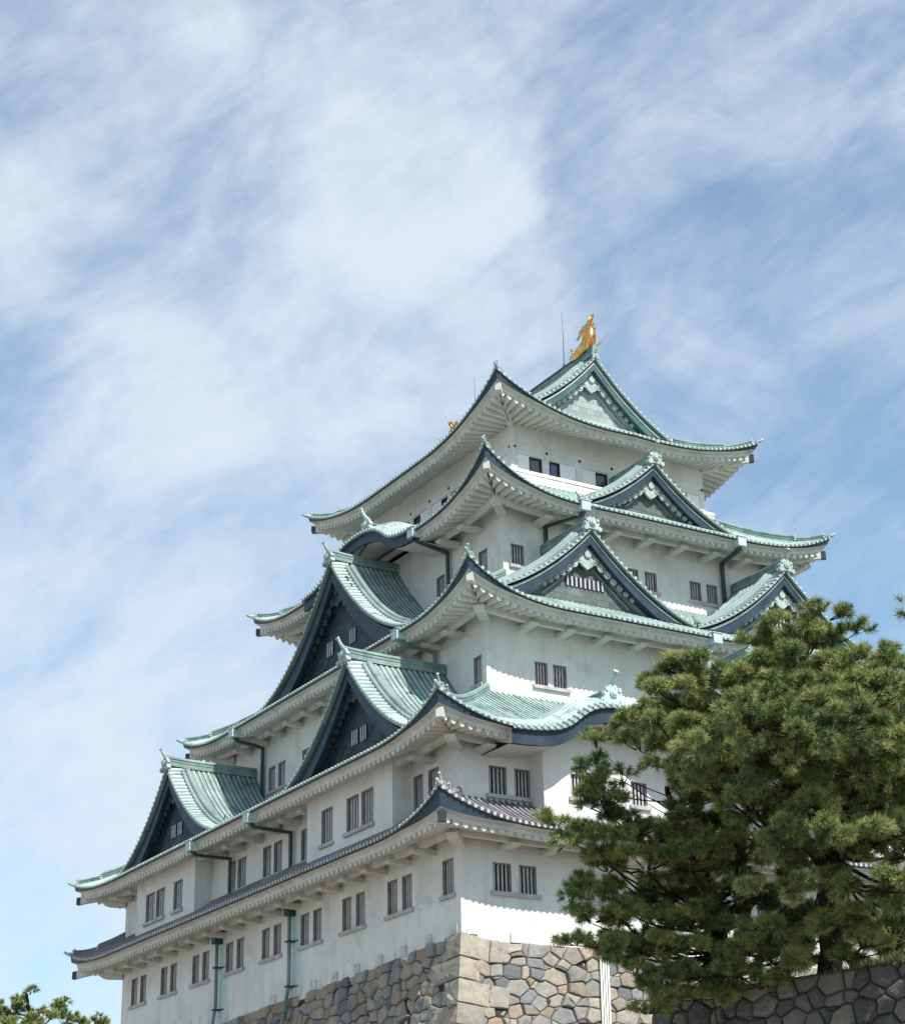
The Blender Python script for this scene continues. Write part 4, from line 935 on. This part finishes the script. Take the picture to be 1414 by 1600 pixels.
# white rain pipes running down the stones
for i in range(4):
    mb = MB(); x = 6.75+i*.125
    mb.tube([mapR(x+out_(h)*.75*0+.0, h, .16) for h in (0.1, .7, 1.6, 2.8, 4.2, 6, 9)], .043, 8)
    tag(mb.build('rain_pipe', M['white_pipe']), 'thin white pipe in the bundle running down the stone base left of the pine', 'pipe', 'white pipes on the stone base')

# ------------------------------------------------------------------ ground, terrace and its wall
mb = MB(); gx = np.array([-3000, -600, -200, -80, -30, 0, 40, 90, 250, 700, 3000.]); X_, Y_ = np.meshgrid(gx, gx, indexing='ij')
mb.grid(np.stack([X_, Y_, np.full_like(X_, GZ)], -1)); tag(mb.build('ground', M['ground']), kind='structure')
TX, TY0, TZ = -13.4, -30.3, -7.5
TA = np.array([-13.4, -30.29]); TD = np.array([.251, -.968]); TN = np.array([-.968, -.251])   # end of the wall, its run, its outward normal
def tz(t_, s_): return TZ-.06+.05*np.sin(t_*2.1+s_*1.3)*np.clip(t_/.6, 0, 1)+.75*np.clip((t_-.1)/1.3, 0, 1)**.8*np.clip((s_-4.6)/2.2, 0, 1)
def tp3(t_, s_, z_): return np.stack([TA[0]+TD[0]*s_-TN[0]*t_, TA[1]+TD[1]*s_-TN[1]*t_, z_], -1)
mb = MB(); ts = np.concatenate([np.linspace(-.05, 3, 24), np.linspace(3.4, 60, 30)]); ss = np.linspace(-.05, 36, 70); T_, S_ = np.meshgrid(ts, ss, indexing='ij')
mb.grid(tp3(T_, S_, tz(T_, S_)), None, True)
tag(mb.build('terrace_ground', M['earth']), kind='structure')
twall = empty('retaining_wall', (TX, -47, GZ)); tag(twall, 'shaded grey stone retaining wall below the large pine', 'stone wall')
def mapT(s, h, o):
    s, h, o = np.broadcast_arrays(np.asarray(s, float), np.asarray(h, float), np.asarray(o, float)); e = .09*h+o
    return np.stack([TA[0]+TD[0]*(s-.06*h)+TN[0]*e, TA[1]+TD[1]*(s-.06*h)+TN[1]*e, TZ-h+0*s], -1)
def mapE(s, h, o):
    s, h, o = np.broadcast_arrays(np.asarray(s, float), np.asarray(h, float), np.asarray(o, float)); e = .06*h+o
    return np.stack([TA[0]-TD[0]*e-TN[0]*(s-.09*h), TA[1]-TD[1]*e-TN[1]*(s-.09*h), TZ-h+0*s], -1)
for mp_, S, sd in ((mapT, 30., 61), (mapE, 7., 71)):
    mb = MB(); mb.rv = []
    lay(mb, voronoi(0, S, 0, 4.2, .47, .37, .30, sd), mp_, sd+1, inset=.014, depth=.10, rough=.06)
    bk = MB(); Sg, Hg = np.meshgrid(np.linspace(0, S if S > 10 else 58, 20), np.linspace(.01, -GZ+TZ, 8), indexing='ij'); bk.grid(mp_(Sg, Hg, np.where(Hg > 4.3, 0, -.08)))
    n0 = mb.n; mb.merge(bk, 1); mb.rv += [.5]*(mb.n-n0); mb.at['rnd'] = mb.rv; mb.build('stone_face', [M['stone_dark'], M['joint']], twall)

kgr = NT('grass_blades', .6, .2); kgr.col(kgr.ramp(kgr.attr('rnd').outputs['Fac'], [(0, (.05, .075, .02)), (.6, (.13, .17, .05)), (1., (.26, .23, .11))])); M['grass'] = kgr.m
gg = np.random.default_rng(77); mb = MB(); ng = 16000; rv = []
S_ = gg.uniform(0, 14, ng); T_ = gg.uniform(0, 1, ng)**1.6*4+.0; keepg = gg.uniform(0, 1, ng) < np.clip((S_-4.2)/1.6, .10, 1)
S_, T_ = S_[keepg], T_[keepg]; B_ = tp3(T_, S_, tz(T_, S_)-.02); hh = gg.uniform(.06, .24, len(S_)); dx = gg.normal(0, .35, (len(S_), 2))
V = []; F = []
for i in range(len(S_)):
    a = gg.uniform(0, 6.28); w_ = np.array([math.cos(a)*.012, math.sin(a)*.012, 0]); tip = B_[i]+np.array([dx[i, 0]*hh[i], dx[i, 1]*hh[i], hh[i]])
    k = len(V); V += [B_[i]-w_, B_[i]+w_, tip]; F.append((k, k+1, k+2)); rv += [gg.uniform()]*3
mb.add(np.array(V), F); mb.at['rnd'] = rv; tag(mb.build('grass', M['grass']), 'short green grass along the top of the retaining wall', 'grass', kind='stuff')

# ------------------------------------------------------------------ pines
def mat_needles():
    k = NT('pine_needles', .5, .25); a = k.attr('rnd')
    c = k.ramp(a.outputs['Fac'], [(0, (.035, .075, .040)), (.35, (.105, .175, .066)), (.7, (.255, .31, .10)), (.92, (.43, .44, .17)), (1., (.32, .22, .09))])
    k.col(c); tr = k.n('ShaderNodeBsdfTranslucent'); k.l(c, tr.inputs[0]); ms = k.n('ShaderNodeMixShader'); ms.inputs[0].default_value = .15
    k.l(k.b.outputs[0], ms.inputs[1]); k.l(tr.outputs[0], ms.inputs[2]); k.l(ms.outputs[0], k.t.nodes['Material Output'].inputs[0]); return k.m
M['needles'] = mat_needles()
M['bark'] = mat_simple('pine_bark', (.018, .014, .012), (.060, .047, .039), 3.5, .95, .1, .9, stretch=(1, 1, .35))
def needle_mesh(name, T, N, ln, wd, g, parent, per=46, tn=0.):
    """T tuft centres (n,3), N tuft axis (n,3): one thin blade per needle, fanned round the axis"""
    n = len(T); A = N/np.linalg.norm(N, axis=1)[:, None]
    ref = np.where(np.abs(A[:, 2:]) < .9, np.array([[0, 0, 1.]]), np.array([[1., 0, 0]]))
    U = np.cross(ref, A); U /= np.linalg.norm(U, axis=1)[:, None]; W = np.cross(A, U)
    th = g.uniform(0, 2*np.pi, (n, per)); el = np.arccos(1-g.uniform(0, 1, (n, per))**1.1*.86)   # spread from the shoot axis
    back = g.uniform(-.55, .35, (n, per))
    D = (np.cos(el)[..., None]*A[:, None]+np.sin(el)[..., None]*(np.cos(th)[..., None]*U[:, None]+np.sin(th)[..., None]*W[:, None]))
    L = ln*g.uniform(.65, 1.1, (n, per, 1))*g.uniform(.8, 1.15, (n, 1, 1))
    B = T[:, None]+A[:, None]*(back*ln*.9)[..., None]
    S = np.cross(D, g.normal(0, 1, (n, per, 3))); S /= np.linalg.norm(S, axis=2)[..., None]+1e-9
    tip = B+D*L+np.array([0, 0, -.06])*L*g.uniform(0, 1, (n, per, 1))
    V = np.stack([B-S*wd*.5, B+S*wd*.5, tip+S*wd*.16, tip-S*wd*.16], 2).reshape(-1, 3); nf = n*per
    me = bpy.data.meshes.new(name); me.vertices.add(nf*4); me.vertices.foreach_set('co', V.astype(np.float32).ravel())
    me.loops.add(nf*4); me.loops.foreach_set('vertex_index', np.arange(nf*4, dtype=np.int32)); me.polygons.add(nf)
    me.polygons.foreach_set('loop_start', np.arange(0, nf*4, 4, dtype=np.int32)); me.polygons.foreach_set('loop_total', np.full(nf, 4, np.int32))
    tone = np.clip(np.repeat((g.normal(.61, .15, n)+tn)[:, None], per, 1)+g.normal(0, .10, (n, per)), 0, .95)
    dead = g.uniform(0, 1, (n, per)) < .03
    tv = np.stack([tone-.22, tone-.22, tone+.16, tone+.16], -1); tv = np.clip(tv, 0, .95); tv[dead] = 1.  # needle base darkened: inner crown shade put into the tone, tips yellower
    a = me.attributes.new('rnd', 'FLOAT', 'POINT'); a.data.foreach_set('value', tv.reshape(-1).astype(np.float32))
    me.materials.append(M['needles']); me.update(calc_edges=True)
    o = bpy.data.objects.new(name, me); col.objects.link(o); attach(o, parent); return o
def curve3(P, n):
    P = np.asarray(P, float); t = np.linspace(0, len(P)-1, n); Q = np.stack([np.interp(t, range(len(P)), P[:, i]) for i in range(3)], 1)
    for _ in range(4): Q[1:-1] = (Q[:-2]+2*Q[1:-1]+Q[2:])/4
    return Q
def pine(name, label, foot, trunk, trad, pads, ln, wd, per, dens, seed, group=None, twig=.012, clump=.21, lo=13):
    """pads: (centre xyz, rx, rz): flat clouds of upward shoots carried by limbs from the trunk"""
    g = np.random.default_rng(seed); root = empty(name, tuple(foot)); tag(root, label, 'tree', group)
    tp = curve3(trunk, 40); tr = np.interp(np.linspace(0, 1, 40), np.linspace(0, 1, len(trad)), trad)
    mb = MB(); mb.tube(tp+g.normal(0, .02, tp.shape)*np.linspace(.3, 1, 40)[:, None], tr*(1+.08*np.sin(np.arange(40)*1.7)), 12)
    T = []; N = []; TN_ = []
    tw = MB()
    for (c, rx, rz) in pads:
        c = np.asarray(c, float)
        # limb from the trunk a little below the pad
        zt = c[2]-rz-.25*np.linalg.norm((c-tp[np.argmin(np.abs(tp[:, 2]-c[2]))])[:2]); i = int(np.argmin(np.abs(tp[:, 2]-zt))); i = min(max(i+int(g.integers(-3, 4)), lo), 38)
        b = tp[i]; mid = (b+c)/2+np.array([g.normal(0, .12), g.normal(0, .12), -.1*np.linalg.norm(c-b)+g.normal(0, .1)])
        lr = max(.014, min(tr[i]*.4, .025+.013*np.linalg.norm(c-b), rx*.075))
        q = curve3([b, (b+mid)/2+g.normal(0, .06, 3), mid, (mid+c)/2+g.normal(0, .08, 3), c-np.array([0, 0, rz*.5])], 14); mb.tube(q, np.linspace(lr, lr*.35, 14), 7)
        n = int(dens*rx*rx*(.6+rz/rx)); n = max(n, 10)
        # shoots gather in clumps at the ends of twigs that spread from the pad's centre
        m = max(4, int(n/13)); ph = g.uniform(0, 2*np.pi, m); rr = np.sqrt(g.uniform(0, 1, m)); lump = 1+.22*np.sin(ph*3+g.uniform(0, 6))+.13*np.sin(ph*5+g.uniform(0, 6)); low = g.uniform(0, 1, m) < .22
        hgt = np.where(low, -rz*.55*g.uniform(.2, 1, m), rz*np.sqrt(np.clip(1-rr**2, 0, 1))*g.uniform(.2, .9, m))
        sub = c+np.stack([np.cos(ph)*rr*rx*lump, np.sin(ph)*rr*rx*lump, hgt], 1)
        q = g.integers(0, m, n); cr = clump*g.uniform(.6, 1.3, m)
        dv = g.normal(0, 1, (n, 3)); dv /= np.linalg.norm(dv, axis=1)[:, None]; dv[:, 2] = np.where(low[q], dv[:, 2]*.7, np.abs(dv[:, 2])*.75-.12)
        p = sub[q]+dv*(cr[q]*g.uniform(.5, 1.25, n))[:, None]
        outw = np.stack([np.cos(ph)*rr, np.sin(ph)*rr, np.where(low, -.15, .55)], 1)
        up = dv*.8+outw[q]*.75+g.normal(0, .15, (n, 3)); up[:, 2] = np.where(low[q], up[:, 2], np.maximum(up[:, 2], -.1))
        TN_.append(np.repeat(g.normal(0, .09), n)+g.normal(0, .10, m)[q])
        T.append(p); N.append(up)
        for k in range(m):
            e_ = sub[k]; a = c+np.array([(e_-c)[0]*.2, (e_-c)[1]*.2, -rz*.4]); tw.tube([a, (a+e_)/2+np.array([0, 0, -.10*rx*g.uniform(0, 1)]), e_], [twig*1.6, twig*1.1, twig*.6], 4, False)
    mb.merge(tw, 0); mb.build('trunk', M['bark'], root)
    T = np.vstack(T); N = np.vstack(N)
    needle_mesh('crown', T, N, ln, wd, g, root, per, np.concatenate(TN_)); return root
def at(u, v, dep): return CAM+(FW+RT*(u-707)/FPX-UP*(v-800)/FPX)*dep
PX = 40/FPX   # metres per reference pixel at 40 m
def pd(lst):
    out = []
    for u, v, rx, rz, dd in lst: out.append((at(u, v, 40+dd), rx*PX, rz*PX))
    return out
# large pine on the right: measured clouds of foliage, plus near-side ones added to shade the left pine
PA = [(1255, 985, 62, 30, 0), (1215, 1010, 50, 26, .5), (1290, 960, 30, 24, -.2), (1300, 1000, 48, 26, .3), (1235, 1045, 70, 28, -.8), (1310, 1050, 62, 28, -.6), (1180, 1060, 62, 26, .2), (1345, 1085, 58, 26, .4), (1385, 1045, 34, 34, .2),
      (1045, 1045, 42, 20, .4), (1085, 1050, 50, 22, 0), (1015, 1080, 44, 20, .6), (1130, 1075, 60, 24, -.7), (1065, 1090, 60, 24, -.4), (1240, 1090, 80, 28, -1.4), (1330, 1130, 80, 26, -1.0), (1400, 1110, 60, 30, -.4),
      (1010, 1135, 50, 24, .2), (1055, 1150, 70, 24, -.9), (1130, 1140, 80, 26, -1.5), (1000, 1165, 36, 20, 0), (1200, 1150, 80, 26, -1.9), (1290, 1180, 90, 26, -1.8), (1380, 1175, 80, 28, -1.5), (1440, 1160, 70, 32, -1),
      (1165, 1205, 66, 20, -2.2), (1120, 1228, 56, 18, -2.4), (1210, 1232, 72, 22, -2.5), (1270, 1205, 40, 22, -2.6), (1180, 1262, 60, 18, -2.2), (1300, 1265, 76, 20, -2.5), (1370, 1235, 70, 22, -2.2), (1430, 1240, 60, 24, -2),
      (1245, 1310, 60, 20, -2.7), (1320, 1315, 90, 20, -2.9), (1390, 1300, 70, 24, -2.6), (1220, 1392, 52, 14, -2.7), (1380, 1385, 74, 18, -2.8), (1330, 1372, 40, 15, -2.3), (1430, 1400, 60, 20, -2.4), (1175, 1448, 40, 14, -1.5), (1340, 1430, 44, 14, -1.8),
      (1180, 1120, 90, 30, -2.6), (1260, 1140, 100, 30, -3.0), (1350, 1100, 90, 30, -2.2), (1140, 1175, 70, 26, -2.7), (1240, 1180, 90, 28, -3.2), (1340, 1200, 90, 28, -3.0), (1090, 1190, 60, 22, -1.6), (1400, 1180, 80, 30, -2.6), (1060, 1120, 60, 24, .8), (1100, 1110, 70, 28, 1.0), (1270, 1465, 40, 14, -1.2), (1245, 1500, 34, 10, -.9), (1345, 1475, 50, 14, -1.4), (1300, 1440, 40, 12, -1.8), (1395, 1455, 60, 18, -1.), (1320, 1495, 30, 9, -.9), (1370, 1030, 40, 24, .4), (1400, 1075, 60, 28, 0), (1250, 1120, 100, 36, 1.6), (1150, 1130, 90, 34, 1.8), (1330, 1160, 100, 38, 1.8), (1230, 1220, 110, 34, 1.2), (1340, 1260, 110, 34, 1.4), (1420, 1330, 90, 32, 1.2), (1270, 1340, 90, 26, 1.0), (1400, 1430, 80, 26, .6)]  # first, near-side clouds added to block sun from the left pine
PA = [(u, v, a, b, d+.8) for u, v, a, b, d in PA]
f1 = np.array([-11.3, -34.0, -7.75])
t1 = [f1, at(1300, 1430, 41.2), at(1296, 1360, 41.1), at(1290, 1270, 41), at(1262, 1170, 40.9), at(1240, 1090, 40.8), at(1262, 1010, 40.8), at(1270, 960, 40.8)]
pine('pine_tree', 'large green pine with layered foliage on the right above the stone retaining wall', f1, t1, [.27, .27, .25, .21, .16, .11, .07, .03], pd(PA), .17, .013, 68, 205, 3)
# darker pine to its left, leaning over the castle corner
PB = [(932, 1160, 13, 22, -.4), (905, 1195, 18, 10, -.4), (938, 1200, 20, 26, -.3), (972, 1218, 11, 22, -.3), (920, 1235, 36, 16, -.2), (945, 1262, 46, 22, -.2), (980, 1275, 28, 13, .1), (870, 1285, 24, 16, -.8), (895, 1308, 40, 20, -.9), (935, 1320, 46, 20, -1.0), (985, 1300, 46, 20, -.6),
      (1080, 1250, 44, 20, .6), (1055, 1305, 56, 22, 0), (1100, 1290, 70, 26, .3), (950, 1355, 44, 20, -.4), (1010, 1350, 60, 24, -.5), (1080, 1350, 70, 26, -.6), (1150, 1330, 70, 26, -.3), (910, 1378, 34, 12, -.3), (940, 1392, 36, 16, 0), (895, 1412, 14, 20, -.6),
      (925, 1435, 34, 18, -.6), (965, 1425, 46, 18, -.2), (1030, 1400, 46, 18, .6), (1010, 1445, 54, 20, -.4), (1080, 1440, 64, 20, -.3), (1150, 1400, 66, 24, .2), (900, 1474, 28, 9, -.4), (950, 1485, 52, 18, -.4), (1020, 1485, 64, 20, -.6), (1095, 1490, 70, 20, -.5), (1165, 1480, 60, 20, 0),
      (990, 1518, 38, 15, -.4), (1030, 1535, 44, 18, -.5), (1090, 1525, 56, 16, -.7), (1010, 1580, 24, 12, -.6), (1160, 1525, 50, 14, -.3), (1035, 1560, 26, 12, -.3), (1230, 1470, 60, 16, .6), (1205, 1500, 60, 18, -.2), (1250, 1490, 40, 16, .4), (1185, 1540, 46, 12, -.4), (1235, 1440, 56, 18, .5), (1140, 1555, 46, 12, 0), (1085, 1560, 46, 12, -.2), (1130, 1440, 70, 24, .8), (1060, 1390, 70, 26, .9), (1000, 1470, 60, 22, .6), (1100, 1340, 80, 30, .8), (1100, 1205, 56, 24, 1.3), (1125, 1240, 70, 28, 1.5), (1180, 1300, 80, 30, 1.5), (1190, 1390, 70, 26, 1.4)]
f2 = np.array([-12.2, -31.0, -7.6])
t2 = [f2, at(1122, 1470, 43.3), at(1112, 1410, 43), at(1095, 1350, 42.8), at(1060, 1290, 42.5), at(1040, 1230, 42.3)]
PB = [(u, v, a, b, d+1.7) for u, v, a, b, d in PB]
pine('pine_tree', 'darker shaded pine in front of the castle corner, left of the large pine', f2, t2, [.30, .25, .22, .17, .11, .05], [(c, a, b) for c, a, b in pd(PB)], .165, .013, 68, 225, 5, lo=6)
# tip of a further pine at the right edge of the picture
PC = [(1452, 955, 42, 24, 4), (1470, 1000, 60, 28, 4), (1500, 1050, 70, 30, 4.), (1480, 1110, 70, 30, 4.2), (1530, 1180, 80, 34, 4), (1480, 1260, 80, 34, 4), (1540, 1340, 90, 34, 4), (1420, 960, 18, 20, 4), (1500, 900, 40, 30, 4), (1240, 1485, 56, 20, 3), (1330, 1490, 60, 20, 3), (1280, 1440, 50, 20, 3.2), (1400, 1440, 70, 26, 3), (1440, 1480, 70, 24, 3), (1390, 1490, 36, 14, 2.6)]
f3 = np.array([at(1500, 1500, 44)[0], at(1500, 1500, 44)[1], TZ+.6])
pine('pine_tree', 'green pine at the right edge reaching in with one branch tip against the sky', f3, [f3, at(1500, 1300, 44), at(1498, 1100, 44), at(1500, 900, 44)], [.3, .22, .14, .04], pd(PC), .20, .016, 54, 170, 9)
# pine far off behind the left end of the stone base
D4 = 88.; PX4 = D4/FPX
PD_ = [(30, 1574, 34, 12, 0), (28, 1556, 16, 8, .4), (8, 1570, 24, 14, .6), (60, 1590, 40, 12, -.5), (92, 1572, 18, 9, 0), (100, 1563, 10, 8, 0), (105, 1588, 30, 10, .3), (140, 1598, 22, 8, .2), (148, 1590, 8, 10, 0), (48, 1545, 4, 6, 0), (125, 1592, 6, 8, 0), (162, 1596, 5, 9, 0), (-30, 1560, 40, 16, 0), (20, 1600, 50, 16, -1), (100, 1625, 70, 18, -1), (160, 1640, 60, 18, 0), (10, 1660, 90, 26, 0), (110, 1690, 90, 26, 0), (50, 1740, 100, 28, 0)]
c4 = at(60, 1700, D4); f4 = np.array([c4[0], c4[1], GZ])
pine('pine_tree', 'distant pine whose top shows at the bottom left behind the castle', f4, [f4, at(62, 1800, D4), at(58, 1680, D4), at(50, 1600, D4), at(40, 1550, D4)], [.4, .33, .24, .14, .05], [(at(u, v+7, D4+d), a*PX4, b*PX4) for u, v, a, b, d in PD_], .20, .026, 44, 85, 13, clump=.30)
